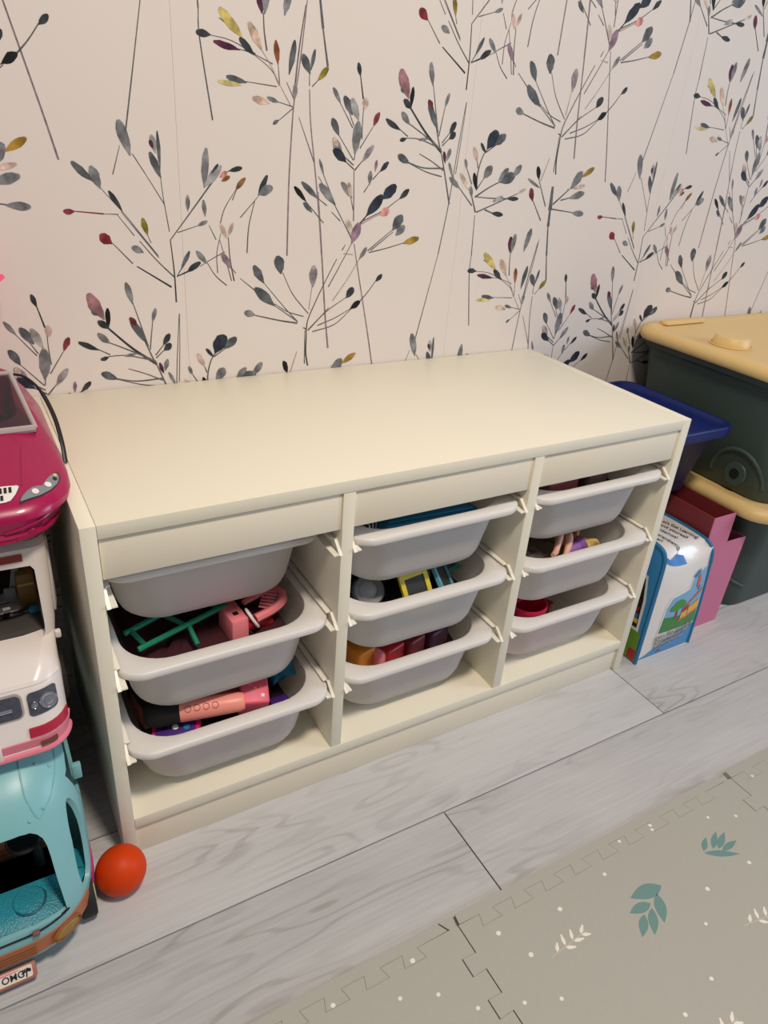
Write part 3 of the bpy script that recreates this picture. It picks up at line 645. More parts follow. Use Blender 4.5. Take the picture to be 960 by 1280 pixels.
# left bay, bottom bin
z2 = RZ[2]
mp, mq = Vector((.062, .072, z2 + .001)), Vector((.196, .036, z2 + .008)); dv = (mq - mp).normalized(); L_ = (mq - mp).length
t = thing('microphone', 'pink toy microphone with black foam head in the bottom left bin', 'microphone', mp, dv.to_track_quat('Z', 'Y').to_euler())
bm = BM(); lathe(bm, [(0, -.006), (.010, -.004), (.0165, .003), (.0185, .014), (.0175, .030), (.0165, .044), (.0150, .0455), (0, .0455)], 24); obj('foam_head', bm, M_foamblk, t, local=True)
bm = BM(); lathe(bm, [(0, .046), (.0158, .046), (.0162, .049), (.0158, .075), (.0150, .110), (.0142, L_ - .008), (.012, L_ - .001), (0, L_)], 24); obj('grip', bm, M_coral, t, local=True)
_q = dv.to_track_quat('Z', 'Y').to_matrix()
_view = (_q.transposed() @ Vector((-.30, -.62, .72))).normalized(); _ang = math.atan2(_view.y, _view.x)
for k in range(4):
    zz = .058 + k * .0128; rr_ = .0156 - (zz - .046) * .018; c = Vector((math.cos(_ang) * rr_, math.sin(_ang) * rr_, zz)); nrm = Vector((math.cos(_ang), math.sin(_ang), 0))
    M4 = Matrix.Translation(c) @ nrm.to_track_quat('Z', 'Y').to_matrix().to_4x4(); bm = BM()
    lathe(bm, [(.0044, -.002), (.0049, .0006), (.0044, .0009), (.0039, .0006), (.0039, -.002)], 20, M4); obj('button_ring', bm, P_('dark_pink_line', (150, 84, 78), .5), t, local=True)
c = Vector((math.cos(_ang) * .0142, math.sin(_ang) * .0142, .1075)); bm = BM(); disc(bm, c, .001, c.normalized() * 1.0 - Vector((0, 0, c.normalized().z)), .0012, 10); obj('status_light', bm, M_black, t, local=True)
t = thing('card_box', 'pink printed card box with a yellow star, right of the microphone', 'card box', (.218, .062, z2 - .000), (math.radians(24), math.radians(4), math.radians(-14)))
bm = BM(); box(bm, -.022, -.028, -.030, .022, .028, .014, .004, 3); obj('carton', bm, P_('pink_card', (226, 92, 116), .45), t, local=True)
def star_poly(r1, r2, n=5, a0=90): return [((r1 if k % 2 == 0 else r2) * math.cos(math.radians(a0 + 180 * k / n)), (r1 if k % 2 == 0 else r2) * math.sin(math.radians(a0 + 180 * k / n))) for k in range(2 * n)]
def flat(poly, z, dx=0, dy=0):
    bm = BM(); f = bm.faces.new([bm.verts.new((x + dx, y + dy, z)) for x, y in poly])
    if f.normal.z < 0: f.normal_flip()
    return bm
for (dx, dy, r, m) in ((.006, .012, .0055, M_star_y), (-.004, -.010, .003, M_skyp), (.002, -.004, .0028, M_star_y), (-.009, .010, .0014, M_star_y), (.010, -.002, .0016, M_star_y), (-.006, .002, .0014, M_star_y), (.012, -.016, .004, M_whitep)):
    obj('star_print', flat(star_poly(r, r * .5), .0142, dx, dy), m, t, local=True, smooth=False, recalc=False)
t = thing('toy_box', 'plain coral pink toy box behind the microphone', 'toy box', (.178, .090, z2 - .019), (0, 0, math.radians(-6)))
bm = BM(); box(bm, -.028, -.014, -.026, .028, .014, .010, .004); obj('case', bm, M_coral, t, local=True)
bm = BM(); box(bm, -.026, -.0142, -.004, .026, -.0135, .006, .0003); obj('lid_line', bm, M_pink, t, local=True)
t = thing('toy_star', 'blue toy star with a dark star centre in the bottom left bin', 'toy star', (.272, .100, z2 + .001), (math.radians(26), math.radians(-4), 0))
bm = BM(); prism(bm, star_poly(.0345, .020, 5, 96), 2, -.009, .009, bev=.005); obj('body', bm, M_star, t, local=True)
bm = BM(); prism(bm, star_poly(.019, .0095, 5, 96), 2, .0085, .0102); obj('centre', bm, M_starin, t, local=True)
bm = BM(); box(bm, .243, .044, z2 - .072, .276, .066, z2 - .030, .006)
solo('toy_block', bm, M_purple, 'purple toy block in front of the blue star', 'toy block', (.25, .055, z2 - .03), local=False)
t = thing('toy_tablet', 'magenta rimmed toy tablet under the microphone', 'toy tablet', (.098, .056, z2 - .026), (math.radians(12), 0, math.radians(-24)))
bm = BM(); box(bm, -.034, -.019, -.010, .034, .019, .004, .005); obj('case', bm, M_hot, t, local=True)
bm = BM(); box(bm, -.028, -.013, .0035, .028, .013, .0055, .001); obj('screen', bm, M_purple, t, local=True)
for k in range(3):
    bm = BM(); disc(bm, (-.017 + k * .016, .001, .0058), .0045, (0, 0, 1), .0012, 14); obj('icon', bm, (M_black, M_whitep, M_star)[k], t, local=True)
t = thing('toy_case', 'dark brown pink lined toy case at the left end of the bottom left bin', 'toy case', (.085, .135, z2 - .034), (0, 0, math.radians(8)))
bm = BM(); box(bm, -.026, -.030, -.028, .026, .030, .014, .004); obj('case', bm, P_('brown_pink', (150, 86, 76), .5), t, local=True)
bm = BM(); box(bm, -.026, -.031, .0142, .026, .031, .022, .003); obj('lid', bm, M_black, t, local=True)
# centre bay, top bin
z0 = RZ[0]
t = thing('toy_board', 'flat blue toy board in the top bin of the centre bay', 'toy board', (.505, .12, z0 - .012), (math.radians(-3), 0, math.radians(-3)))
bm = BM(); box(bm, -.082, -.084, -.012, .082, .084, .007, .004); obj('board', bm, M_blued, t, local=True)
bm = BM(); box(bm, -.074, -.076, .0065, .074, .076, .0085, .001); obj('raised_panel', bm, P_('blue_card_light', (24, 116, 152), .5), t, local=True)
t = thing('striped_toy', 'black and white striped toy at the left of the blue board', 'striped toy', (.404, .075, z0 - .018), (0, 0, .5))
bm = BM(); box(bm, -.018, -.012, -.010, .018, .012, .014, .006, 3); obj('body', bm, M_whitep, t, local=True)
for k in range(4):
    bm = BM(); box(bm, -.0155 + k * .009, -.0125, -.009, -.0115 + k * .009, .0125, .0146, .0006); obj('stripe', bm, M_black, t, local=True)
# centre bay, middle bin
def magnet_tile(loc, rot, s, m, label, m2=None, tri=False):
    t = thing('magnetic_tile', label, 'magnetic tile', loc, rot, group='magnetic tiles in the middle centre bin')
    outer = [(-s, -s), (s, -s), (s, s), (-s, s)] if not tri else [(-s, -s * .8), (s, -s * .8), (0, s)]
    k = .70 if not tri else .66
    inner = [(x * k, y * k) for x, y in outer]
    bm = BM()
    loft(bm, [[(x, y, -.003) for x, y in outer], [(x, y, .003) for x, y in outer], [(x, y, .003) for x, y in inner], [(x, y, -.003) for x, y in inner], [(x, y, -.003) for x, y in outer]], False, False)
    bmesh.ops.remove_doubles(bm, verts=bm.verts, dist=1e-6)
    obj('frame', bm, m, t, local=True, smooth=False)
    bm = BM(); prism(bm, [(x * .99, y * .99) for x, y in inner], 2, -.001, .001); obj('pane', bm, m2 or M_dkglass, t, local=True, smooth=False)
    return t
magnet_tile((.487, .0455, z1 - .005), (math.radians(58), math.radians(-4), math.radians(4)), .0265, M_yellow, 'square magnetic tile with a thick yellow frame')
magnet_tile((.548, .060, z1 - .008), (math.radians(46), math.radians(20), math.radians(26)), .023, M_skyp, 'square magnetic tile with a pale blue frame leaning beside the yellow one')
magnet_tile((.578, .100, z1 - .012), (math.radians(40), math.radians(-8), math.radians(10)), .026, M_tealp, 'triangular magnetic tile with a teal frame', tri=True)
magnet_tile((.538, .118, z1 - .008), (math.radians(50), 0, math.radians(8)), .028, M_yellow, 'triangular magnetic tile with a yellow frame behind the blue one', tri=True)
def wheel_toy(loc, rot, r, label):
    t = thing('grey_toy_tyre', label, 'toy wheel', loc, rot, group='grey toy wheels')
    bm = BM(); lathe(bm, [(r * .55, -.008), (r * .9, -.009), (r, -.005), (r, .005), (r * .9, .009), (r * .55, .008), (r * .55, -.008)], 26); obj('tyre', bm, M_greyp, t, local=True)
    bm = BM(); lathe(bm, [(0, -.005), (r * .56, -.006), (r * .56, .006), (r * .2, .007), (0, .009)], 22); obj('hub', bm, P_('light_grey_plastic', (150, 152, 152), .4), t, local=True)
wheel_toy((.418, .078, z1 - .012), (math.radians(46), math.radians(-16), 0), .026, 'grey toy wheel left of the yellow magnetic tile')
wheel_toy((.528, .090, z1 - .018), (math.radians(46), math.radians(-30), 0), .014, 'grey toy wheel half hidden between the yellow and blue tiles')
bm = BM(); box(bm, -.02, -.026, -.012, .02, .026, .012, .006); solo('toy_block', bm, P_('brown_plastic', (72, 40, 34), .5), 'dark brown toy block in the middle centre bin, behind the left wheel', 'toy block', (.402, .125, z1 - .030))
# centre bay, bottom bin
for loc, m, sz, lab in (((.410, .080, z2 - .012), M_orange, (.020, .022, .020), 'orange toy block at the left of the bottom centre bin'), ((.462, .068, z2 - .013), M_red, (.022, .018, .018), 'red toy block in the bottom centre bin'),
                        ((.438, .060, z2 - .014), M_pink, (.008, .012, .016), 'small pink toy block between the orange and red blocks'), ((.505, .072, z2 - .012), P_('dark_red_plastic', (112, 24, 34), .45), (.020, .020, .019), 'dark red toy block in the bottom centre bin'),
                        ((.554, .080, z2 - .013), P_('plum_plastic', (76, 26, 58), .45), (.024, .022, .019), 'plum toy block at the right of the bottom centre bin')):
    bm = BM(); box(bm, -sz[0], -sz[1], -sz[2], sz[0], sz[1], sz[2], .005, 3); solo('toy_block', bm, m, lab, 'toy block', loc, (0, 0, .3))
# one pale pink thing pressed to the front of that bin
bm = BM(); ball(bm, (0, 0, 0), .016, sc=(1, .62, .8)); solo('toy_ball', bm, M_pink, 'pink toy blurred behind the front of the bottom centre bin', 'toy ball', (.486, .0655, z2 - .0822))
# right bay, top bin
for loc, m, sz, lab in (((.770, .080, z0 - .010), P_('dark_red_plastic', (112, 24, 34), .45), (.040, .030, .018), 'dark red toy case at the left of the top right bin'), ((.850, .085, z0 - .010), P_('brown_plastic', (72, 40, 34), .5), (.028, .034, .018), 'dark brown toy case in the top right bin')):
    bm = BM(); box(bm, -sz[0], -sz[1], -sz[2], sz[0], sz[1], sz[2], .006, 3); solo('toy_case', bm, m, lab, 'toy case', loc, (0, 0, .1))
# right bay, middle bin: a doll lying with its legs up
t = thing('doll', 'small doll with bare legs up and purple dress in the right bay', 'doll', (.82, .055, z1 - .03))
zz = z1
def dollskin(chains, name, m):
    bm = BM()
    for pts, rad in chains: tube(bm, smooth_path(pts, 5), [rad[0] + (rad[1] - rad[0]) * k / (5 * (len(pts) - 1)) for k in range(5 * (len(pts) - 1) + 1)], 10)
    return obj(name, bm, m, t)
dollskin([(((.842, .100, zz - .022), (.830, .090, zz + .004), (.806, .066, zz + .004), (.784, .047, zz - .010)), (.0095, .0052)), (((.846, .088, zz - .024), (.838, .074, zz - .004), (.822, .056, zz - .008), (.806, .043, zz - .020)), (.0095, .0052))], 'legs', M_skin)
for (a, b_) in (((.784, .047, zz - .010), (.771, .040, zz - .010)), ((.806, .043, zz - .020), (.798, .0375, zz - .022))):
    bm = BM(); tube(bm, (a, b_), [.0058, .0044], 8); obj('foot', bm, M_skin, t)
dollskin([(((.850, .066, zz - .022), (.862, .080, zz - .004), (.876, .094, zz + .006)), (.0066, .0052))], 'arm', P_('doll_skin_tan', (176, 118, 70), .45))
bm = BM(); lathe(bm, [(0, -.016), (.011, -.014), (.013, 0), (.0105, .012), (.016, .022), (0, .023)], 18, Matrix.Translation((.838, .058, zz - .022)) @ Matrix.Rotation(math.radians(70), 4, 'Y')); obj('dress', bm, M_lilac, t)
bm = BM(); ball(bm, (.866, .058, zz - .024), .014, 18, 12); obj('head', bm, M_skin, t)
bm = BM(); ball(bm, (.8675, .0595, zz - .0225), .0148, 18, 12, sc=(1, 1.05, 1)); 
for k in range(7): tube(bm, smooth_path(((.868, .060, zz - .012), (.860 + .004 * k, .054 - .001 * k, zz - .010), (.854 + .006 * k, .046 + .002 * (k % 3), zz - .024))), [.003] * 12 + [.0015], 6)
obj('hair', bm, M_blond, t)
bm = BM()
for k in range(9):
    a = k * .7; tube(bm, smooth_path(((.726, .070, zz - .034), (.742 + .010 * math.cos(a), .068 + .012 * math.sin(a), zz - .016), (.770 + .012 * math.cos(a * 1.3), .062 + .014 * math.sin(a), zz - .034))), .0075, 7)
solo('doll_wig', bm, M_hair, 'dark brown tuft of doll hair left of the small doll', 'doll hair', (.75, .066, zz - .03), local=False)
bm = BM(); box(bm, -.020, -.022, -.016, .020, .022, .016, .005); solo('toy_block', bm, P_('dark_teal_plastic', (24, 58, 74), .4), 'dark teal toy block behind the doll hair', 'toy block', (.734, .125, zz - .037))
# right bay, bottom bin
t = thing('toy_bucket', 'magenta toy bucket in the bottom bin of the right bay', 'toy bucket', (.772, .076, z2 - .058))
bm = BM(); lathe(bm, [(0, -.036), (.0285, -.036), (.0300, -.033), (.0345, .044), (.0360, .045), (.0360, .052), (.0335, .052), (.0280, -.030), (0, -.030)], 28); obj('pail', bm, M_mag, t, local=True)
bm = BM(); tube(bm, smooth_path([(.0355 * math.cos(a), .006, .046 + .012 * math.sin(a)) for a in [math.pi * k / 6 for k in range(7)]], 3), .0022, 7); obj('handle', bm, M_mag, t, local=True)
bm = BM(); box(bm, -.016, -.020, -.032, .016, .020, .032, .006); solo('toy_block', bm, M_purple, 'purple toy block left of the magenta bucket', 'toy block', (.713, .083, z2 - .0632))
bm = BM(); box(bm, -.010, -.012, -.030, .010, .012, .030, .004); solo('toy_block', bm, P_('dark_red_plastic', (112, 24, 34), .45), 'small dark red toy block right of the magenta bucket', 'toy block', (.838, .092, z2 - .0652), (0, 0, .4))

# ---------------------------------------------------------------- orange ball
M_ball = mat('orange_rubber', (212, 62, 0), .5, .25, bump=.02, bscale=60)
t = thing('ball', 'slightly egg shaped orange red ball beside the teal van', 'ball', (-.0125, -.0395, .0345), (math.radians(20), math.radians(24), 0))
bm = BM(); ball(bm, (0, 0, 0), .0338, 40, 24, sc=(.985, .97, 1.055)); obj('skin', bm, M_ball, t, local=True)
bm = BM(); lathe(bm, [(0, -.0372), (.0014, -.0370), (.0018, -.0360), (0, -.0352)], 12); obj('valve', bm, M_ball, t, local=True)

# ---------------------------------------------------------------- right: stacked green boxes with cream lids
M_gbox = mat('dark_green_plastic', (66, 80, 76), .5, .4, bump=.06, bscale=400)
M_lid = mat('cream_yellow_plastic', (226, 194, 132), .45, .45, bump=.04, bscale=400)
M_dkhole = mat('dark_recess', (18, 20, 19), .6)
def green_box(z, h, dt, db, label):
    """h: height of the lid's lower edge over the base; dt, db: inset of the wall at top and bottom"""
    x0, x1, y0, y1 = 1.283, 1.840, -.030, .425
    t = thing('storage_box', label, 'storage box', ((x0 + x1) / 2, (y0 + y1) / 2, z), group='green boxes with cream lids')
    S = lambda d, zz, r: (zz, rr(x0 + d, x1 - d, y0 + d * .8, y1 - d * .8, r, 7))
    q = z + h - .277
    bm = BM(); plan(bm, [S(db + .004, z + .001, .05), S(db, z + .006, .055), S((db + dt) / 2, z + h * .5, .06), S(dt, q + .256, .06), S(dt - .008, q + .262, .06), S(dt - .008, q + .276, .06), S(dt - .002, q + .276, .056), S(dt + .006, q + .250, .054), S(db + .008, z + .010, .048)])
    body = obj('tub', bm, M_gbox, t)
    bm = BM(); plan(bm, [S(.014, q + .2785, .055), S(-.001, q + .2765, .06), S(-.004, q + .281, .062), S(-.004, q + .292, .062), S(.002, q + .300, .058), S(.012, q + .303, .05), S(.028, q + .300, .04), S(.04, q + .297, .035)])
    lid = obj('lid', bm, M_lid, t)
    if z > .1:
        for cx in (x0 + .100, x1 - .100):
            yc = (y0 + y1) / 2 + .036
            bm = BM(); disc(bm, (cx, yc, q + .306), .040, (0, 0, 1), .022, 36, bev=.004, r2=.037); obj('lid_knob', bm, M_lid, t)
            bm = BM(); lathe(bm, [(.045, q + .2966), (.0465, q + .2990), (.044, q + .3000), (.041, q + .2975)], 36, Matrix.Translation((cx, yc, 0))); obj('knob_ring', bm, M_lid, t)
        bm = BM(); prism(bm, rr(x0 + .070, x0 + .215, y1 - .034, y1 - .012, .010, 5), 2, q + .300, q + .3075, bev=.002); obj('lid_grip', bm, M_lid, t)
    # embossed wheel arch on the left face
    tree = bvh_of(body)
    for k, (yc, zc) in enumerate(((y0 + .122, z + .044), (y1 - .150, z + .044))):
        arch = [(yc + .062 * math.cos(a), zc - .012 + .066 * math.sin(a)) for a in [math.pi * q / 12 for q in range(13)]]
        hit = lambda u, w: project(tree, (x0 - .2, u, w), (1, 0, 0))[0]
        bm = BM(); q = [p + Vector((-.001, 0, 0)) for p in (hit(u, w) for u, w in arch) if p is not None]; tube(bm, q, .0045, 8); obj('wheel_arch', bm, M_gbox, t)
        bm = BM(); c = hit(yc, zc); disc(bm, c + Vector((-.001, 0, 0)), .026, (-1, 0, .06), .008, 28, bev=.002); w = obj('wheel', bm, M_gbox, t)
        bm = BM(); disc(bm, c + Vector((-.005, 0, 0)), .011, (-1, 0, .06), .003, 20); obj('axle_hole', bm, M_dkhole, w)
    return t
green_box(0.0, .283, .044, .094, 'dark green storage box with cream lid standing on the floor, under another')
green_box(0.3035, .260, .018, .044, 'dark green storage box with cream lid, on top of the other')

# ---------------------------------------------------------------- blue tub on the red box
M_btub = mat('speckled_violet_tub', (24, 19, 46), .45, .3, vary=.95, vscale=110, bump=.15, bscale=160)
M_blid = mat('cobalt_plastic', (12, 32, 98), .42, .3)
bx0, bx1, by0, by1, bz = .998, 1.246, .072, .368, .470
t = thing('toy_tub', 'violet speckled tub with cobalt blue lid between white unit and green boxes', 'tub', ((bx0 + bx1) / 2, (by0 + by1) / 2, .3225))
S = lambda d, zz, r: (zz, rr(bx0 + d, bx1 - d, by0 + d, by1 - d, r, 7))
bm = BM(); plan(bm, [S(.046, .3225, .03), S(.042, .3245, .032), S(.030, .39, .035), S(.014, .452, .035), S(.012, .455, .035)]); obj('tub', bm, M_btub, t)
bm = BM(); plan(bm, [S(.012, .4555, .035), S(.001, .4545, .035), S(0, .457, .036), S(-.001, .473, .036), S(.001, .4755, .035), S(.007, .4755, .032), S(.013, .470, .028), S(.03, .468, .02)]); obj('lid', bm, M_blid, t)
# ---------------------------------------------------------------- red game box under the tub
M_redbox = mat('dark_red_card', (120, 26, 30), .5)
t = thing('game_box', 'dark red card box with a printed pink panel, under the violet tub', 'card box', (1.13, .21, 0))
bm = BM(); box(bm, 1.030, .205, .001, 1.196, .37, .3205, .002); obj('carton', bm, M_redbox, t)
for (x0, z0_, x1, z1_, m) in ((1.118, .232, 1.190, .292, mat('dusty_pink_print', (176, 104, 104), .5)), (1.128, .262, 1.146, .282, M_black), (1.150, .240, 1.186, .262, M_orange), (1.152, .268, 1.186, .288, mat('grey_pink_print', (150, 120, 118), .5))):
    bm = BM(); box(bm, x0, .2042, z0_ + .018, x1, .2052, z1_ + .018); obj('printed_panel', bm, m, t, smooth=False)
# ---------------------------------------------------------------- pink stepped file box
M_fpink = mat('mauve_pink_card', (204, 116, 148), .55, bump=.12, bscale=700); M_fin = mat('red_card_inside', (124, 40, 44), .6)
px0, px1, pm, py0, py1 = 1.203, 1.3335, 1.2685, .029, .27
t = thing('file_box', 'pink card file box with stepped front, beside the toy brick bag', 'file box', (1.267, .15, 0))
th = .0022
bm = BM(); prism(bm, [(px0, .0), (px1 - .006, .0), (px1, .222), (pm + .001, .222), (pm, .2935), (px0 - .002, .2935)], 1, py0, py0 + th); obj('front_panel', bm, M_fpink, t, smooth=False)
bm = BM(); box(bm, px0 - .001, py0 + th, .0, px0 + th, py1, .2930); obj('side_panel', bm, M_fin, t, smooth=False)
bm = BM(); box(bm, pm - th, py0 + th, .003, pm, py1, .2930); obj('divider', bm, M_fin, t, smooth=False)
bm = BM(); prism(bm, [(px1 - .006 - th, 0), (px1 - .006, 0), (px1, .2215), (px1 - th, .2215)], 1, py0 + th, py1); obj('side_panel', bm, M_fpink, t, smooth=False)
bm = BM(); prism(bm, [(px0, .0), (px1 - .006, .0), (px1, .222), (pm, .222), (pm, .2935), (px0, .2935)], 1, py1, py1 + th); obj('back_panel', bm, M_fin, t, smooth=False)
bm = BM(); box(bm, px0 + th, py0 + th, .0, px1 - .009, py1, .0025); obj('base', bm, M_fin, t, smooth=False)
bm = BM(); box(bm, px0 + .006, .06, .0027, pm - .006, .262, .262, .001); solo('book', bm, mat('brown_book', (110, 48, 40), .55), 'brown book standing inside the pink file box', 'book', (1.235, .16, .13), local=False)

# ---------------------------------------------------------------- toy brick bag
M_bagw = mat('white_vinyl', (226, 222, 218), .28, .5, bump=.5, bscale=26, coat=.3); M_pipe = mat('blue_piping', (36, 112, 160), .38, .5); M_bagb = mat('blue_vinyl', (60, 140, 196), .35, .5)
M_sky = mat('sky_print', (124, 172, 206), .35); M_grass = mat('grass_print', (52, 128, 56), .35); M_leafg = mat('tree_print', (60, 140, 50), .35); M_trunk = mat('trunk_print', (120, 72, 48), .35)
M_ink = mat('navy_lettering', (40, 56, 78), .4); M_or = mat('orange_print', (206, 104, 70), .4); M_yel = mat('yellow_print_soft', (226, 178, 66), .4); M_rd = mat('red_print', (176, 40, 44), .4); M_blu = mat('blue_print', (40, 116, 190), .4)
bag = thing('brick_bag', "white vinyl toy brick bag with blue piping and Let's Get Learning lettering", 'bag', (1.03, -.006, 0), (0, 0, 0))
# local frame: x right, y back, z up; front face leans back a little
BWd = .165
def zl(u): return .2445 - .006 * min(1, max(0, u / BWd))
def htop(u): return zl(u) + .008 * max(0, 1 - u / .05) - .030 * math.sin(math.pi * min(1, max(0, u / BWd))) ** .8
def fr(u, w, lift=0.0):         # point on the front face; u across, w up (bulges softly, sags in the middle of the top edge)
    k = w / .24
    return Vector((u, .004 + .012 * k ** 2 - .006 * math.sin(math.pi * min(1, k)) * math.sin(math.pi * min(1, max(0, u / BWd))) - lift, w * ((1 - k * k) + k * k * htop(u) / .24)))
def topf(u, s, lift=0.0):       # the slack top, s 0..1 from the front edge to the back edge
    q = min(1.0, max(0.0, s / .15)); q = q * q * (3 - 2 * q)
    return Vector((u, .016 + .168 * s - .2 * lift, htop(u) * (1 - q) + (zl(u) + .006 + .004 * math.sin(math.pi * s)) * q + lift))
def grid(bm, f, us, ws, mi=0):
    G = [[bm.verts.new(f(u, w)) for u in us] for w in ws]
    for a in range(len(ws) - 1):
        for b_ in range(len(us) - 1): bm.faces.new((G[a][b_], G[a][b_ + 1], G[a + 1][b_ + 1], G[a + 1][b_])).material_index = mi
us = [BWd * k / 12 for k in range(13)]
Wf = [.24 * k / 14 for k in range(15)]; Ss = [k / 16 for k in range(17)]
bm = BM()
prof = [fr(0, w) for w in Wf] + [topf(0, s) for s in Ss[1:]] + [Vector((0, .186, .16)), Vector((0, .186, .0))]
ringsB = []
for u in us:
    ringsB.append([fr(u, w) for w in Wf] + [topf(u, s) for s in Ss[1:]] + [Vector((u, .186, .16)), Vector((u, .186, .0))])
loft(bm, ringsB); obj('body', bm, M_bagw, bag, local=True, angle=50)
def pipe(pts, name='piping', r=.0042): 
    bm = BM(); tube(bm, smooth_path(pts, 4), r, 8); obj(name, bm, M_pipe, bag, local=True)
board = [(.000, .003), (.000, .12), (.001, .240), (.005, .262), (.016, .273), (.050, .278), (.120, .280), (.180, .278), (.184, .255), (.184, .003)]
bm = BM(); prism(bm, board, 0, -.0030, -.0002); obj('side_board', bm, M_bagb, bag, local=True, smooth=False)
pipe([(-.0016, y, z) for y, z in board[:8]])
pipe([fr(BWd, w) for w in (.003, .06, .12, .18, .225)] + [topf(BWd, .08), topf(BWd, .3), topf(BWd, .65), topf(BWd, .92), topf(BWd - .012, 1.0), topf(BWd * .5, 1.01), topf(.004, 1.01)])
def on_front(name, poly, m, lift=.0008, f=fr):
    bm = BM(); t_ = bmesh.new(); t_.faces.new([t_.verts.new((a, b_, 0)) for a, b_ in poly])
    for k in range(1, 14):
        for ax in (0, 1):
            c = [0, 0, 0]; c[ax] = (.0125 * k if ax == 0 else (.018 * k if f is fr else .08 * k)); n = [0, 0, 0]; n[ax] = 1
            bmesh.ops.bisect_plane(t_, geom=t_.verts[:] + t_.edges[:] + t_.faces[:], plane_co=c, plane_no=n)
    for v in t_.verts: v.co = f(v.co.x, v.co.y, lift)
    merge(bm, t_); obj(name, bm, m, bag, local=True)
on_front('blue_base_print', [(.004, .003), (.162, .003), (.162, .060), (.120, .058), (.060, .030), (.030, .012)], M_bagb, .0006)
on_front('picture_edge', [(.042, .060), (.160, .058), (.162, .205), (.122, .200), (.112, .168), (.062, .158), (.048, .130)], M_whitep, .0007)
on_front('picture_sky', [(.046, .064), (.158, .062), (.160, .202), (.124, .196), (.115, .163), (.065, .153), (.052, .128)], M_sky, .0010)
on_front('picture_grass', [(.046, .064), (.158, .062), (.158, .094), (.104, .098), (.050, .104)], M_grass, .0013)
on_front('picture_trunk', [(.080, .094), (.089, .094), (.087, .122), (.083, .122)], M_trunk, .0016)
on_front('picture_tree', [(.062, .126), (.064, .118), (.078, .116), (.104, .120), (.110, .128), (.104, .138), (.092, .144), (.076, .140), (.072, .134)], M_leafg, .0018)
for P, m in (([(.100, .088), (.120, .090), (.120, .108), (.100, .106)], M_yel), ([(.100, .104), (.122, .108), (.122, .120), (.102, .116)], M_rd), ([(.122, .090), (.156, .098), (.156, .122), (.122, .112)], M_yel), ([(.096, .082), (.158, .096), (.158, .101), (.096, .088)], M_or),
             ([(.104, .118), (.148, .146), (.158, .150), (.154, .140), (.116, .120)], M_or), ([(.134, .162), (.140, .158), (.146, .172), (.140, .196), (.136, .190)], M_or), ([(.140, .150), (.146, .152), (.147, .162), (.141, .160)], M_blu), ([(.118, .196), (.128, .190), (.138, .200), (.140, .208), (.130, .205)], M_blu)):
    on_front('picture_detail', P, m, .0020)
def lettering(s, size, f, u0, w0, du, dw, m, name='lettering', lift=.0022, bold=.0):
    b_ = text_bm(s, 1.0, 0.0, bold=bold)
    for v in b_.verts:
        a, c = v.co.x * size, v.co.y * size
        v.co = f(u0 + a * du[0] + c * dw[0], w0 + a * du[1] + c * dw[1], lift)
    bm = BM(); merge(bm, b_); obj(name, bm, m, bag, local=True, smooth=False)
for k, (s, sz, w) in enumerate((("Let's Get Learning", .0150, .0490), ('Construisons toi', .0150, .0375), ('Construyamos', .0150, .0260))):
    for m_, bd, lf in ((M_whitep, .055, .0022), (M_ink, .0, .0028)): lettering(s, sz, fr, .040 + .001 * k, w, (1, .08), (0, 1), m_, bold=bd, lift=lf)
lettering('Construyamos', .0100, fr, .050, .0165, (1, .08), (0, 1), mat('faint_grey_print', (150, 172, 186), .4))
on_front('red_mark_print', [(.060, .010), (.072, .011), (.072, .0145), (.060, .0135)], M_rd, .0016)
def top_line(s, x0, y0, x1, y1, h):
    b_ = text_bm(s, 1.0, 0.0, bold=.010); L_ = max(v.co.x for v in b_.verts); d = Vector((x1 - x0, y1 - y0)); l = d.length; d /= l; n_ = Vector((-d.y, d.x))
    for v in b_.verts:
        p = Vector((x0, y0)) + d * (v.co.x / L_ * l) + Vector((.84, .48)) * (v.co.y * h); v.co = topf(p.x - 1.03, (p.y + .006 - .016) / .168, .0014)
    bm = BM(); merge(bm, b_); obj('top_lettering', bm, M_ink, bag, local=True, smooth=False)
top_line("Let's Get Learning!", 1.1550, .1205, 1.1731, .0355, .0185); top_line('and yourself', 1.1375, .1060, 1.1502, .0425, .0180); top_line('idemos!', 1.1180, .0890, 1.1272, .0507, .0175)
top_line('prendiemi!', 1.0965, .0770, 1.1035, .0237, .0175); top_line('en!', 1.0805, .0640, 1.0838, .0514, .0170)
on_front('blue_wave_print', [(.020, .01), (.096, .01), (.090, .07), (.070, .085), (.050, .055), (.030, .08)], M_blu, .0022, topf)
# left side gusset with its own print
def side(a, w, lift=0.0): return Vector((-.0029 - lift, .003 + a, w))
def on_side(name, poly, m, lift=.0006):
    bm = BM(); bm.faces.new([bm.verts.new(side(a, b_, lift)) for a, b_ in poly]); obj(name, bm, m, bag, local=True, smooth=False)
on_side('side_print', [(.0, .006), (.122, .006), (.122, .262), (.026, .258), (.006, .20)], M_bagb, .0004)
on_side('side_grass_print', [(.0, .004), (.122, .004), (.122, .11), (.004, .075)], mat('lime_print', (110, 150, 50), .4), .0008)
on_side('side_red_print', [(.002, .006), (.022, .006), (.020, .030), (.002, .032)], M_rd, .0012)
on_side('side_window_edge', [(.010, .075), (.110, .075), (.114, .215), (.022, .205), (.012, .15)], M_whitep, .0012)
on_side('side_window', [(.016, .082), (.108, .082), (.110, .208), (.026, .198), (.018, .15)], mat('dark_window', (46, 36, 34), .2), .0016)
for a, w, m in ((.018, .092, M_yel), (.020, .104, M_blu), (.022, .118, M_rd), (.040, .095, M_rd), (.042, .112, M_yel)):
    on_side('brick_print', [(a, w), (a + .018, w), (a + .018, w + .011), (a, w + .011)], m, .0020)
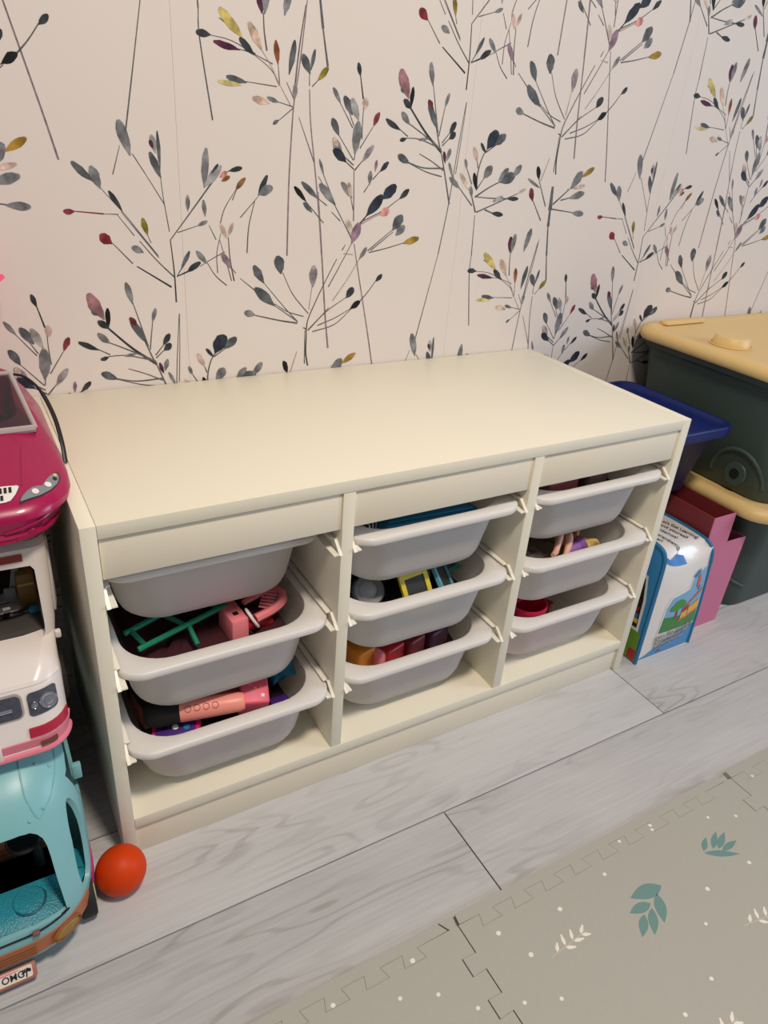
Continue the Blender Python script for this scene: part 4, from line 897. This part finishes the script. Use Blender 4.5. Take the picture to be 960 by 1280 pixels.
b_ = text_bm('BAG', .030, 0.0, bold=.0016)
for v in b_.verts: v.co = side(.086 - v.co.x, .222 + v.co.y, .0022)
bm = BM(); merge(bm, b_); obj('side_lettering', bm, M_yel, bag, local=True, smooth=False)

# ---------------------------------------------------------------- toy vehicles stacked on the left
M_aqua = mat('aqua_plastic', (130, 186, 192), .36, .45); M_cyan = mat('glitter_cyan_plastic', (34, 134, 152), .32, .5, bump=.5, bscale=420, vary=.12, vscale=300)
M_wood = mat('brown_wood_print', (150, 92, 58), .45); M_dkwood = mat('brown_bench_plastic', (216, 130, 84), .5); M_rubber = mat('black_rubber', (24, 22, 22), .7)
M_gold = mat('dull_gold_lamp', (150, 116, 52), .35); M_magst = mat('magenta_stripe', (196, 48, 110), .4); M_creamp = mat('cream_plastic', (226, 218, 170), .4); M_paleaq = mat('pale_aqua_plastic', (176, 206, 198), .45)
def van_ring(xc, hw, yf, yb, rf, rb, z, n=10): return [(x, y, z) for x, y in rr2(xc - hw, xc + hw, yf, yb, rf, rb, n)]
XC = -.188
TV = [(.022, -.098, .132, .075), (.030, -.108, .138, .082), (.045, -.114, .1405, .086), (.085, -.112, .1430, .088), (.100, -.106, .1440, .088), (.150, -.090, .1450, .086), (.200, -.068, .1440, .080), (.222, -.054, .1410, .076), (.240, -.034, .1340, .07), (.254, -.008, .125, .06), (.263, .026, .114, .05), (.267, .06, .102, .045)]
def van_solid(inset=0.0):
    bm = BM(); R = []
    S = TV if not inset else [s for s in TV if .03 <= s[0] <= .262]
    for z, yf, hw, r in S: R.append(van_ring(XC, hw - inset, yf + inset, .405 - inset, r - inset * .6, .05 - inset * .6, z + (-inset if inset and z > .24 else 0)))
    loft(bm, R); return bm
inner = van_solid(.005)
wind = BM(); _h = [(-.134, .0864), (-.108, .0835), (-.0845, .0775), (-.0885, .124), (-.0905, .158), (-.0920, .172), (-.0950, .183), (-.1000, .1910), (-.1070, .1965), (-.118, .1985)]
prism(wind, _h + [(2 * XC - x, z) for x, z in reversed(_h)], 1, -.30, -.03)
sidew = []
for pts in ([(-.0783, .0725), (-.0570, .0735), (-.0470, .0904), (-.0370, .1205), (-.0320, .153), (-.0320, .1846), (-.0380, .1990), (-.0483, .1814), (-.0602, .1509), (-.0728, .1052)], [(.020, .236), (-.0151, .2205), (-.0188, .2142), (-.0185, .1918), (-.0158, .1774), (.010, .160), (.11, .155), (.11, .236)], [(.150, .15), (.28, .15), (.28, .22), (.15, .22)]):
    pts = [(v.x, v.y) for v in smooth_path([(a, b_, 0) for a, b_ in pts + pts[:1]], 4)][:-1]; c = BM(); prism(c, pts, 0, -.090, .10); sidew.append(c)
    c = BM(); prism(c, pts, 0, -.5, -.286); sidew.append(c)
_o = BM(); box(_o, -.50, -.02, .050, -.30, .37, .225); sidew.append(_o); _o = BM(); box(_o, -.28, .38, .08, -.09, .5, .23); sidew.append(_o)
bm = boolean(van_solid(), [inner, wind] + sidew)
van = thing('toy_camper_van', 'aqua toy camper van with a brown grille, at the bottom of the vehicle stack', 'toy van', (XC, .15, 0))
body = obj('body', bm, M_aqua, van, angle=32)
vt = bvh_of(body)
# dashboard and cabin seen through the open windscreen
bm = BM(); plan(bm, [(.0745 + .0015 * k, [(x, y) for x, y in rr2(XC - .136 + d, XC + .136 - d, -.104 + d * .9, -.036, .080, .01, 8)]) for k, d in ((0, 0), (1, .003), (4, .012), (7, .026))]); obj('dashboard', bm, M_cyan, van)
bm = BM(); lathe(bm, [(.017, 0), (.0185, .0012), (.020, 0)], 28, Matrix.Translation((-.1235, -.070, .0842))); obj('dial_ring', bm, mat('dark_cyan', (22, 92, 110), .4), van)
bm = BM(); disc(bm, (-.116, -.030, .148), .0215, (-.05, -.10, .99), .005, 28, bev=.0028); w = obj('steering_wheel', bm, M_black, van)
bm = BM(); tube(bm, ((-.104, -.022, .080), (-.105, -.024, .12), (-.108, -.027, .148)), .006, 10); obj('steering_column', bm, M_black, w)
bm = BM(); box(bm, -.31, .031, .030, -.070, .050, .080, .004); obj('bench_back', bm, M_dkwood, van)
for k in range(5):
    bm = BM(); box(bm, -.306, .0290, .032 + .0092 * k, -.074, .0314, .0402 + .0092 * k, .0008); obj('backrest_slat', bm, M_dkwood, van)
bm = BM(); box(bm, -.195, -.0105, .04, -.146, .027, .052, .004); obj('seat', bm, mat('blue_seat', (24, 112, 160), .4), van)
bm = BM(); box(bm, -.138, -.0105, .04, -.104, .027, .054, .005); obj('seat', bm, M_paleaq, van)
bm = BM(); box(bm, -.31, -.07, .030, -.07, .38, .038, .003); obj('floor_tray', bm, M_paleaq, van)
bm = BM(); box(bm, -.082, .03, .05, -.064, .075, .125, .006); obj('side_seat', bm, M_paleaq, van)
# bumper band, lamps, plate
def ring_at(S, mk, z, n):
    for A, B_ in zip(S, S[1:]):
        if A[0] <= z <= B_[0]:
            t = (z - A[0]) / (B_[0] - A[0]); return mk(*[A[i] + (B_[i] - A[i]) * t for i in range(4)], n)
mk_van = lambda z, yf, hw, r, n: van_ring(XC, hw, yf, .405, r, .05, z, n)
def ringband(S, mk, za, zb, lift, m, name, par, x0, x1, n=18):
    """a strip that follows the rounded front between two heights"""
    def seq(z):
        R = ring_at(S, mk, z, n); FR, FL = [Vector(p) for p in R[:n + 1]], [Vector(p) for p in R[3 * n + 3:]]
        return FL + [FL[-1].lerp(FR[0], k / 24) for k in range(1, 24)] + FR
    A, B_ = seq(za), seq(zb); Q = []
    for i in range(len(A)):
        if not x0 <= A[i].x <= x1: continue
        t = A[min(i + 1, len(A) - 1)] - A[max(i - 1, 0)]; o = Vector((t.y, -t.x, 0)).normalized()
        Q.append([A[i] + o * lift, B_[i] + o * lift, B_[i] - o * .001, A[i] - o * .001])
    bm = BM(); loft(bm, Q); return obj(name, bm, m, par, angle=50)
gr = ringband(TV, mk_van, .0445, .0645, .0018, mat('brown_grille', (172, 104, 68), .45), 'grille', van, XC - .131, XC + .131)
for k in range(4):
    ringband(TV, mk_van, .0456 + .0046 * k, .0486 + .0046 * k, .0036, M_wood, 'grille_slat', gr, XC - .072, XC + .068)
ringband(TV, mk_van, .0775, .0795, .0014, M_black, 'hood_gap', van, XC - .112, XC + .108)
bm = BM(); c, n = project(vt, (-.122, -.4, .0795), (0, 1, 0)); box(bm, c.x - .004, c.y - .005, c.z - .003, c.x + .004, c.y + .002, c.z + .003, .001); obj('latch', bm, mat('brown_latch', (128, 84, 80), .4), van)
for sx in (1, -1):
    x = XC + sx * .098; c, n = project(vt, (x, -.4, .0535), (0, 1, 0)); c = c + Vector((0, -.0016, 0)); n = n if n.y < 0 else -n
    bm = BM(); lathe(bm, [(0, .0052), (.012, .0048), (.0150, .003), (.0160, 0), (0, -.002)], 26, Matrix.Translation(c) @ n.to_track_quat('Z', 'Y').to_matrix().to_4x4() @ Matrix.Diagonal((1.15, .58, 1, 1))); hl = obj('headlamp', bm, M_gold, van)
    bm = BM(); lathe(bm, [(.0155, .001), (.0172, .0045), (.0180, .001)], 26, Matrix.Translation(c) @ n.to_track_quat('Z', 'Y').to_matrix().to_4x4() @ Matrix.Diagonal((1.15, .58, 1, 1))); obj('lamp_rim', bm, M_wood, hl)
PM = Matrix.Translation((-.1795, -.1150, .0195)) @ Matrix.Rotation(math.radians(42), 4, 'X')     # plate plane: x right, y up, z out
def plated(bm): bmesh.ops.transform(bm, matrix=PM, verts=bm.verts); return bm
bm = BM(); prism(bm, rr(-.051, .049, -.0100, .0100, .0035, 4), 2, -.004, .003, bev=.0012); pf = obj('plate_frame', plated(bm), mat('brown_plate_frame', (164, 100, 76), .45), van)
bm = BM(); prism(bm, rr(-.0465, .0445, -.0068, .0068, .0022, 4), 2, .002, .0036); plate = obj('licence_plate', plated(bm), mat('plate_white', (226, 214, 204), .45), pf)
b_ = text_bm('OMG', .0108, .0001, bold=.0002); bm = BM(); merge(bm, b_, PM @ Matrix.Translation((.0105, -.0042, .0038)))
tube(bm, [PM @ Vector(p) for p in ((.0375, -.0058, .0037), (.0382, .0005, .0037))], .0008, 6)
for a in (20, 70, 120, 165, 200, -20):
    tube(bm, [PM @ Vector((.0382 + r * math.cos(math.radians(a)), .001 + .6 * r * math.sin(math.radians(a)) - 12 * r * r, .0037)) for r in (0, .0025, .0050)], .0012, 5)
bm.faces.ensure_lookup_table()
obj('plate_lettering', bm, mat('plate_ink', (24, 26, 32), .5), pf, smooth=False)
for cx, cy, rx, ry in ((-.002, .0012, .010, .0038), (.014, .0050, .018, .0010)):
    bm = BM(); bm.faces.new([bm.verts.new(PM @ Vector((cx + rx * math.cos(2 * math.pi * k / 16), cy + ry * math.sin(2 * math.pi * k / 16), .00365))) for k in range(16)]); obj('pink_print', bm, mat('plate_pink', (224, 130, 144), .5), pf, smooth=False)
for sx in (1, -1):
    for yc in (-.050, .31):
        x = XC + sx * .1275
        bm = BM(); lathe(bm, [(.014, -.010), (.0295, -.010), (.0315, -.007), (.0315, .007), (.0295, .010), (.014, .010)], 30, Matrix.Translation((x, yc, .0316)) @ Matrix.Rotation(math.radians(90) * sx, 4, 'Y')); wv = obj('wheel', bm, M_rubber, van)
        bm = BM(); lathe(bm, [(0, .006), (.0145, .0075), (.0155, .0110), (.012, .0118), (0, .0105)], 22, Matrix.Translation((x, yc, .0316)) @ Matrix.Rotation(math.radians(90) * sx, 4, 'Y')); obj('hub', bm, M_creamp, wv)
# magenta stripe and pale trim along the right side, clip mirror, roof emboss
sidep = lambda y, z, l: (lambda h: h[0] + Vector((l, 0, 0)))(project(vt, (.2, y, z), (-1, 0, 0)))
bm = BM(); Y = [-.052 + .02 * k for k in range(22)]; loft(bm, [[sidep(y, .046, .0030), sidep(y, .068, .0030), sidep(y, .068, -.001), sidep(y, .046, -.001)] for y in Y]); obj('side_stripe', bm, M_magst, van, angle=60)
bm = BM(); Y = [-.070 + .010 * k for k in range(3)]; loft(bm, [[sidep(y, .032, .0012), sidep(y, .042, .0012), sidep(y, .042, -.001), sidep(y, .032, -.001)] for y in Y]); obj('corner_trim', bm, M_creamp, van, angle=60)
bm = BM(); box(bm, -.048, .010, .176, -.0365, .018, .200, .0015); obj('side_clip', bm, M_aqua, van)
roofp = lambda x, y, l=.0004: (lambda h: h[0] + Vector((0, 0, l)) if h[0] is not None else None)(project(vt, (x, y, .6), (0, 0, -1)))
for sx in (1,):
    out = [(-.1035, .012), (-.1040, -.009), (-.1050, -.0266), (-.1033, -.0453), (-.0951, -.0587), (-.0843, -.0501), (-.0737, -.0354), (-.0663, -.0131), (-.064, .008)]
    bm = BM(); tube(bm, [p for p in (roofp(x, y) for x, y in [(v.x, v.y) for v in smooth_path([(a, b_, 0) for a, b_ in out], 5)]) if p], .0010, 6); obj('roof_emboss', bm, M_aqua, van)
    for x, y in ((-.087, -.0117), (-.073, -.0138), (-.088, -.0517), (-.1046, -.0606)):
        p = roofp(x, y, 0)
        if p: bm = BM(); ball(bm, p, .0022, 10, 6); obj('rivet', bm, M_aqua, van)

# ---- white motorhome on its roof
M_wh = mat('white_toy_plastic', (230, 222, 218), .25, .5); M_lpink = mat('candy_pink_plastic', (222, 128, 146), .35); M_redl = mat('red_lamp', (176, 34, 62), .3)
M_chr = mat('dark_chrome_print', (92, 94, 108), .28, .6, metal=.5, vary=.5, vscale=160); M_dash = mat('dark_grey_plastic', (66, 62, 60), .5); M_interior = mat('dark_interior', (46, 22, 26), .7)
ZW = .2685
def wring(hw, yf, z, rf=.035, yb=.412, n=7): return [(x, y, z) for x, y in rr2(-.191 - hw, -.191 + hw, yf, yb, rf, .02, n)]
WV = [(.272, -.018, .1460, .030), (.276, -.024, .1490, .034), (.298, -.022, .1510, .036), (.302, -.020, .1510, .036), (.330, -.014, .1515, .036), (.352, -.006, .1525, .036), (.362, .000, .1520, .034), (.374, .022, .1530, .028), (.386, .046, .1560, .022), (.400, .050, .1580, .020), (.440, .055, .1600, .018), (.480, .060, .1610, .016), (.503, .060, .1610, .016), (.5095, .067, .1580, .014)]
def wh_solid(i=0.0):
    bm = BM(); loft(bm, [wring(hw - i, yf + i, z - (i if z > .505 else 0), max(.006, r - i), .412 - i) for z, yf, hw, r in WV if not i or z > .375]); return bm
inner = wh_solid(.006)
ws = BM(); prism(ws, (lambda h: h + [(-.382 - x, z) for x, z in reversed(h)])([(-.110, .3835), (-.072, .3832), (-.0505, .3862), (-.0474, .3905), (-.0466, .4006), (-.0467, .4737), (-.0505, .4796), (-.11, .4815)]), 1, -.2, .085)
bm = boolean(wh_solid(), [inner, ws])
mh = thing('toy_motorhome', 'white toy motorhome with pink bumper, in the middle of the vehicle stack', 'toy van', (-.191, .19, ZW))
whb = obj('body', bm, M_wh, mh, angle=30); wt = bvh_of(whb)
mk_w = lambda z, yf, hw, r, n: wring(hw, yf, z, r, .412, n)
ringband(WV, mk_w, .2735, .2955, .0022, M_lpink, 'bumper', mh, -.345, -.0395)
bm = BM(); R_ = ring_at(WV, mk_w, .2775, 10); tube(bm, [Vector(p) for p in R_[33:] + R_[:11]], .0042, 8); obj('bumper_lip', bm, M_lpink, mh)
ringband(WV, mk_w, .2985, .3095, .0018, M_redl, 'tail_lamp', mh, -.0875, -.0415)
ringband(WV, mk_w, .2985, .3095, .0018, M_redl, 'tail_lamp', mh, -.3405, -.2945)
ringband(WV, mk_w, .2850, .2905, .0032, mat('brown_lamp', (110, 62, 52), .4), 'bumper_lamp', mh, -.080, -.058)
for x0, x1 in ((-.0815, -.0500), (-.3320, -.3005)):
    hp = rr(x0, x1, .3240, .3515, .005, 4); bm = BM(); patch(bm, wt, hp, (0, -.3, 0), (1, 0, 0), (0, 0, 1), (0, 1, 0), .0014, 5); hl = obj('headlamp', bm, M_chr, mh)
    cx = x0 + .0215 if x0 > -.2 else x1 - .0215
    for dx, r in ((0, .0095), (-.0150 if x0 > -.2 else .0150, .0040)):
        c, n = project(wt, (cx + dx, -.3, .3365), (0, 1, 0)); n = n if n.y < 0 else -n; M4 = Matrix.Translation(c + n * .001) @ n.to_track_quat('Z', 'Y').to_matrix().to_4x4()
        bm = BM(); lathe(bm, [(0, .003), (r * .5, .0025), (r * .62, .0008), (r * .85, .001), (r, .0026), (r * 1.1, .0005)], 22, M4); obj('lamp_lens', bm, mat('chrome', (200, 202, 210), .15, .6, metal=.9), hl)
gp = rr(-.2935, -.0885, .3265, .3520, .006, 4); bm = BM(); patch(bm, wt, gp, (0, -.3, 0), (1, 0, 0), (0, 0, 1), (0, 1, 0), .0012, 6); g = obj('grille', bm, M_chr, mh)
bm = BM(); patch(bm, wt, rr(-.2958, -.0862, .3242, .3545, .008, 4), (0, -.3, 0), (1, 0, 0), (0, 0, 1), (0, 1, 0), .0006, 6); obj('grille_frame', bm, mat('grey_beige_plastic', (170, 160, 154), .35), mh)
bm = BM(); a, _n = project(wt, (-.191, -.3, .336), (0, 1, 0)); tube(bm, ((-.284, a.y - .002, .339), (-.0985, a.y - .002, .339)), .0022, 8); obj('grille_bar', bm, mat('chrome', (200, 202, 210), .15, .6, metal=.9), g)
# plate holder at the frame's left
bm = BM(); box(bm, -.241, -.0275, .2795, -.117, -.0245, .3015, .001); pw = obj('plate_frame', bm, M_wh, mh)
bm = BM(); box(bm, -.237, -.0285, .2835, -.121, -.0272, .2975, .0005); obj('plate', bm, M_lpink, pw)
bm = BM(); R_ = ring_at(WV, mk_w, .3585, 10); tube(bm, [Vector(p) for p in R_[36:] + R_[:8]], .0014, 6); obj('hood_edge', bm, M_wh, mh)
# cabin behind the windscreen
bm = BM(); box(bm, -.338, .062, .372, -.046, .105, .389, .004); obj('dashboard', bm, M_dash, mh)
bm = BM(); box(bm, -.338, .16, .376, -.046, .165, .488); obj('cabin_wall', bm, M_interior, mh, smooth=False)
bm = BM(); lathe(bm, [(.0235, -.0025), (.026, .0), (.0235, .0025), (.021, 0), (.0235, -.0025)], 24, Matrix.Translation((-.084, .094, .403)) @ Matrix.Rotation(math.radians(-50), 4, 'X')); w = obj('steering_wheel', bm, M_black, mh)
bm = BM(); box(bm, -.088, .088, .4025, -.079, .096, .4065, .001); obj('horn_pad', bm, mat('light_grey_plastic', (150, 152, 152), .4), w)
bm = BM(); tube(bm, ((-.084, .108, .386), (-.084, .094, .403)), .004, 8); obj('steering_column', bm, M_black, w)
bm = BM(); prism(bm, [(-.080, .398), (-.071, .398), (-.060, .452), (-.068, .452)], 1, .118, .121); b2 = obj('seat_belt', bm, M_greyp, mh, smooth=False)
bm = BM(); box(bm, -.083, .114, .398, -.069, .119, .420, .002); obj('buckle', bm, M_greyp, b2)
bm = BM(); box(bm, -.068, .108, .376, -.047, .140, .440, .004); obj('yellow_cushion', bm, mat('mustard_plastic', (112, 84, 30), .5), mh)
bm = BM(); box(bm, -.067, .1065, .424, -.048, .1085, .4275, .0008); obj('cushion_seam', bm, mat('mustard_light', (170, 140, 66), .5), mh)
bm = BM(); ball(bm, (-.054, .100, .392), .0075, 14, 8, sc=(1, 1, .9)); obj('blue_knob', bm, mat('teal_blue_plastic', (24, 96, 116), .4), mh)
bm = BM(); box(bm, -.150, .118, .372, -.098, .156, .455, .012, 3); obj('seat_back', bm, mat('maroon_plastic', (84, 20, 38), .5), mh)
# red strip over the windscreen, side mouldings, wheels
bm = BM(); patch(bm, wt, [(-.32, .4880), (-.0570, .4880), (-.0570, .4975), (-.32, .4975)], (0, -.3, 0), (1, 0, 0), (0, 0, 1), (0, 1, 0), .0010, 6); obj('red_strip', bm, mat('dark_red_strip', (140, 36, 28), .4), mh)
for k in range(3):
    bm = BM(); box(bm, -.0330, .088 + .010 * k, .392, -.0285 + .0015 * k, .0945 + .010 * k, .488, .0015); obj('side_moulding', bm, M_wh, mh)
bm = BM(); box(bm, -.040, .120, .372, -.0255, .36, .502, .004); obj('side_panel', bm, M_wh, mh)
for k in range(4):
    bm = BM(); box(bm, -.0262, .135 + .050 * k, .395, -.0238, .165 + .050 * k, .475, .001); obj('side_rib', bm, M_wh, mh)
bm = BM(); box(bm, -.0375, .050, .376, -.0305, .058, .386, .002); obj('side_hinge', bm, M_wh, mh)
for sx in (1, -1):
    for yc in (.075, .33):
        x = -.191 + sx * .1475; bm = BM(); lathe(bm, [(.012, -.011), (.030, -.011), (.033, -.007), (.033, .007), (.030, .011), (.012, .011)], 28, Matrix.Translation((x, yc, ZW + .0330)) @ Matrix.Rotation(math.radians(90) * sx, 4, 'Y')); wv = obj('wheel', bm, M_rubber, mh)
        bm = BM(); lathe(bm, [(0, .008), (.0125, .009), (.0135, .0115), (0, .0125)], 20, Matrix.Translation((x, yc, ZW + .033)) @ Matrix.Rotation(math.radians(90) * sx, 4, 'Y')); obj('hub', bm, M_whitep, wv)

# ---- magenta convertible on top
M_car = mat('glitter_magenta_plastic', (160, 8, 74), .32, .4, vary=.10, vscale=500, coat=.2); M_cdk = mat('dark_underbody', (36, 30, 26), .7)
M_win = clear_mat('clear_windscreen', (205, 200, 196), .16); M_winf = mat('clear_grey_frame', (176, 164, 160), .25, .5); M_seat = mat('red_pink_seat', (206, 50, 78), .45); M_cint = mat('dark_grey_interior', (60, 54, 52), .6)
CX = -.103; CS = .1005
def cring(hw, yf, z, rf, yb=.395, rb=.05, n=8): return [(x, y, z) for x, y in rr2(CX - hw, CX + hw, yf, yb, rf, rb, n)]
car = thing('toy_convertible', 'magenta toy convertible with clear windscreen, on top of the vehicle stack', 'toy car', (CX, .22, .498))
CV = [(.5085, .070, .082, .050), (.5115, .061, .090, .056), (.520, .056, .0945, .060), (.524, .0585, .0955, .060), (.530, .056, .0965, .060), (.5365, .054, .0970, .060), (.5405, .053, .1050, .062), (.548, .056, .1085, .064), (.556, .068, .1085, .066), (.563, .094, .1060, .066), (.571, .128, .1020, .064), (.579, .165, .0975, .055), (.588, .205, .0925, .045), (.597, .25, .0850, .035), (.605, .29, .0830, .025), (.610, .315, .0780, .02)]
bm = BM(); loft(bm, [cring(hw, yf, z, rf) for z, yf, hw, rf in CV])
cock = BM(); plan(cock, [(z, rr(CX - h, CX + h, .222, .352, .024, 5)) for z, h in ((.530, .066), (.62, .074))])
bm = boolean(bm, [cock]); cb = obj('body', bm, M_car, car, angle=42); ct = bvh_of(cb)
bm = BM(); plan(bm, [(.504, rr(CX - .080, CX + .080, .078, .385, .04, 5)), (.5092, rr(CX - .084, CX + .084, .074, .388, .04, 5))]); obj('underbody', bm, M_cdk, car)
bm = BM(); box(bm, CX - .064, .226, .5302, CX + .064, .348, .536, .002); obj('cabin_floor', bm, M_cint, car)
for sx in (-1, 1):
    bm = BM(); box(bm, CX + sx * .033 - .024, .278, .536, CX + sx * .033 + .024, .322, .552, .006, 3); st = obj('seat', bm, M_seat, car)
    bm = BM(); box(bm, CX + sx * .033 - .024, .318, .545, CX + sx * .033 + .024, .336, .620, .008, 3); obj('seat_back', bm, M_seat, st)
bm = BM(); box(bm, CX - .066, .226, .562, CX + .066, .246, .582, .006); obj('dashboard', bm, M_cint, car)
bm = BM(); lathe(bm, [(.017, -.0022), (.019, 0), (.017, .0022), (.015, 0), (.017, -.0022)], 22, Matrix.Translation((CX + .036, .254, .584)) @ Matrix.Rotation(math.radians(-60), 4, 'X')); obj('steering_wheel', bm, M_black, car)
# windscreen: clear pane in a clear grey frame
wa = [(CX - .087, .200, .5865), (CX + .087, .200, .5865), (CX + .072, .256, .640), (CX - .072, .256, .640)]
bm = BM(); A = [Vector(p) for p in wa]; cc = sum(A, Vector()) / 4; nn = Vector((0, -.63, .77))
loft(bm, [[p for p in A], [p + nn * .0012 for p in A]]); obj('windscreen', bm, M_win, car, smooth=False)
bm = BM()
for a, b_ in ((0, 1), (1, 2), (2, 3), (3, 0)): tube(bm, (A[a] + nn * .0006, A[b_] + nn * .0006), .0030 if a else .0050, 8)
obj('windscreen_frame', bm, M_winf, car)
# lamps, grille, bumper mouldings, laid on the nose
LP = [(-.0518, .0709), (-.0493, .0767), (-.0430, .0850), (-.0370, .0905), (-.0311, .0925), (-.0266, .0925), (-.0216, .1020), (-.0160, .1100), (-.0115, .1150), (-.0082, .1160), (-.0067, .1110), (-.0085, .1020), (-.0118, .0950), (-.0197, .0847), (-.0308, .0766), (-.0514, .0689)]
DN = dict(org=(0, 0, .7), u=(1, 0, 0), v=(0, 1, 0), d=(0, 0, -1))
def mir(P, s): return P if s > 0 else [(2 * CX - x, y) for x, y in reversed(P)]
def on_car(name, P, m, lift, par=car, div=6):
    bm = BM(); patch(bm, ct, P, lift=lift, div=div, **DN); return obj(name, bm, m, par)
for s in (1, -1):
    cxl, cyl = -.0285, .0925
    hl = on_car('headlamp', mir([(cxl + (x - cxl) * 1.09, cyl + (y - cyl) * 1.12) for x, y in LP], s), mat('lamp_dark_rim', (44, 40, 52), .35), .0006)
    on_car('lamp_glass', mir(LP, s), mat('lamp_grey_print', (128, 134, 140), .25), .0010, hl)
    for x, y, r, m in ((-.0350, .0830, .0036, M_whitep), (-.0205, .0940, .0036, M_whitep), (-.0105, .1120, .0019, mat('amber_print', (240, 196, 120), .3)), (-.0118, .1050, .0024, M_black)):
        on_car('lamp_bulb', mir([(x + r * math.cos(2 * math.pi * k / 14), y + 1.25 * r * math.sin(2 * math.pi * k / 14)) for k in range(14)], s), m, .0015, hl, 3)
gh = [(CX, .0700), (-.0669, .0705), (-.0612, .0722), (-.0550, .0814), (-.0500, .0930), (-.0515, .0955), (-.0635, .0965), (CX, .0970)]
g = on_car('grille', gh + [(2 * CX - x, y) for x, y in reversed(gh[1:-1])], M_whitep, .0010)
for y0, y1, lim in ((.0735, .0815, .036), (.0845, .0935, .044)):
    for k in range(-9, 10):
        x = CX + k * .0048
        if abs(x - CX) < lim: on_car('grille_slot', [(x - .0015, y0), (x + .0015, y0), (x + .0022, y1), (x - .0008, y1)], M_black, .0015, g, 2)
def nose_line(pts, r, name):
    bm = BM(); q = [project(ct, (x, -.2, z), (0, 1, 0))[0] for x, z in [(v.x, v.y) for v in smooth_path([(a, b_, 0) for a, b_ in pts], 5)]]
    tube(bm, [p for p in q if p is not None], r, 8); obj(name, bm, M_car, car)
for s in (1, -1):
    nose_line(((CX + s * .030, .527), (CX + s * .055, .5315), (CX + s * .078, .5360), (CX + s * .090, .5375)), .0020, 'bumper_moulding')
    nose_line(((CX + s * .040, .5165), (CX + s * .060, .5180), (CX + s * .078, .5215), (CX + s * .088, .5250)), .0022, 'bumper_moulding')
    for x, z in ((.056, .5240), (.072, .5285)):
        c, n = project(ct, (CX + s * x, -.2, z), (0, 1, 0)); n = n if n.y < 0 else -n
        bm = BM(); lathe(bm, [(0, .0022), (.004, .0016), (.0056, 0)], 16, Matrix.Translation(c) @ n.to_track_quat('Z', 'Y').to_matrix().to_4x4()); obj('fog_lamp', bm, M_car, car)
nose_line(((CX - .040, .5150), (CX, .5140), (CX + .040, .5150)), .0022, 'bumper_moulding')
tp = lambda x, y: project(ct, (x, y, .9), (0, 0, -1))[0]
for s in (1, -1):
    bm = BM(); tube(bm, [tp(CX + s * (.056 + .010 * k / 12), .095 + .075 * k / 12) + Vector((0, 0, .0001)) for k in range(13)], .0009, 6); obj('hood_crease', bm, M_car, car)
for sx in (1, -1):
    for yc in (.120, .345):
        x = CX + sx * .079; bm = BM(); lathe(bm, [(.008, -.008), (.0215, -.008), (.0235, -.005), (.0235, .005), (.0215, .008), (.008, .008)], 26, Matrix.Translation((x, yc, .5215)) @ Matrix.Rotation(math.radians(90) * sx, 4, 'Y')); obj('wheel', bm, M_rubber, car)

car.location += Vector((.0035, -.020, .0120)); WL[car] = Vector(car.location)
# black cable arching over the cabinet's corner
bm = BM(); tube(bm, smooth_path(((-.022, .296, .6315), (-.008, .288, .629), (.006, .264, .617), (.0140, .224, .596), (.0155, .190, .573), (.0145, .170, .5525)), 6), [.0022] * 13 + [.003] * 18, 10, flat=.7)
solo('cable', bm, mat('black_cable', (14, 13, 13), .45), 'black cable arching from the magenta car over the white unit corner', 'cable', (-.004, .27, .57), local=False)
# pink star cushion behind the car, one tip in the frame
t = thing('star_cushion', 'bright pink star cushion leaning on the wall behind the car, one tip visible', 'cushion', (-.1097, .385, .7165), (math.radians(90), 0, 0))
bm = BM(); S0 = star_poly(.106, .052, 5, 84)
loft(bm, [[(x * .94, y * .94, -.020) for x, y in S0], [(x, y, -.010) for x, y in S0], [(x, y, .010) for x, y in S0], [(x * .94, y * .94, .020) for x, y in S0], [(x * .5, y * .5, .030) for x, y in S0]])
obj('cover', bm, mat('bright_pink_fabric', (246, 84, 142), .8), t, local=True)
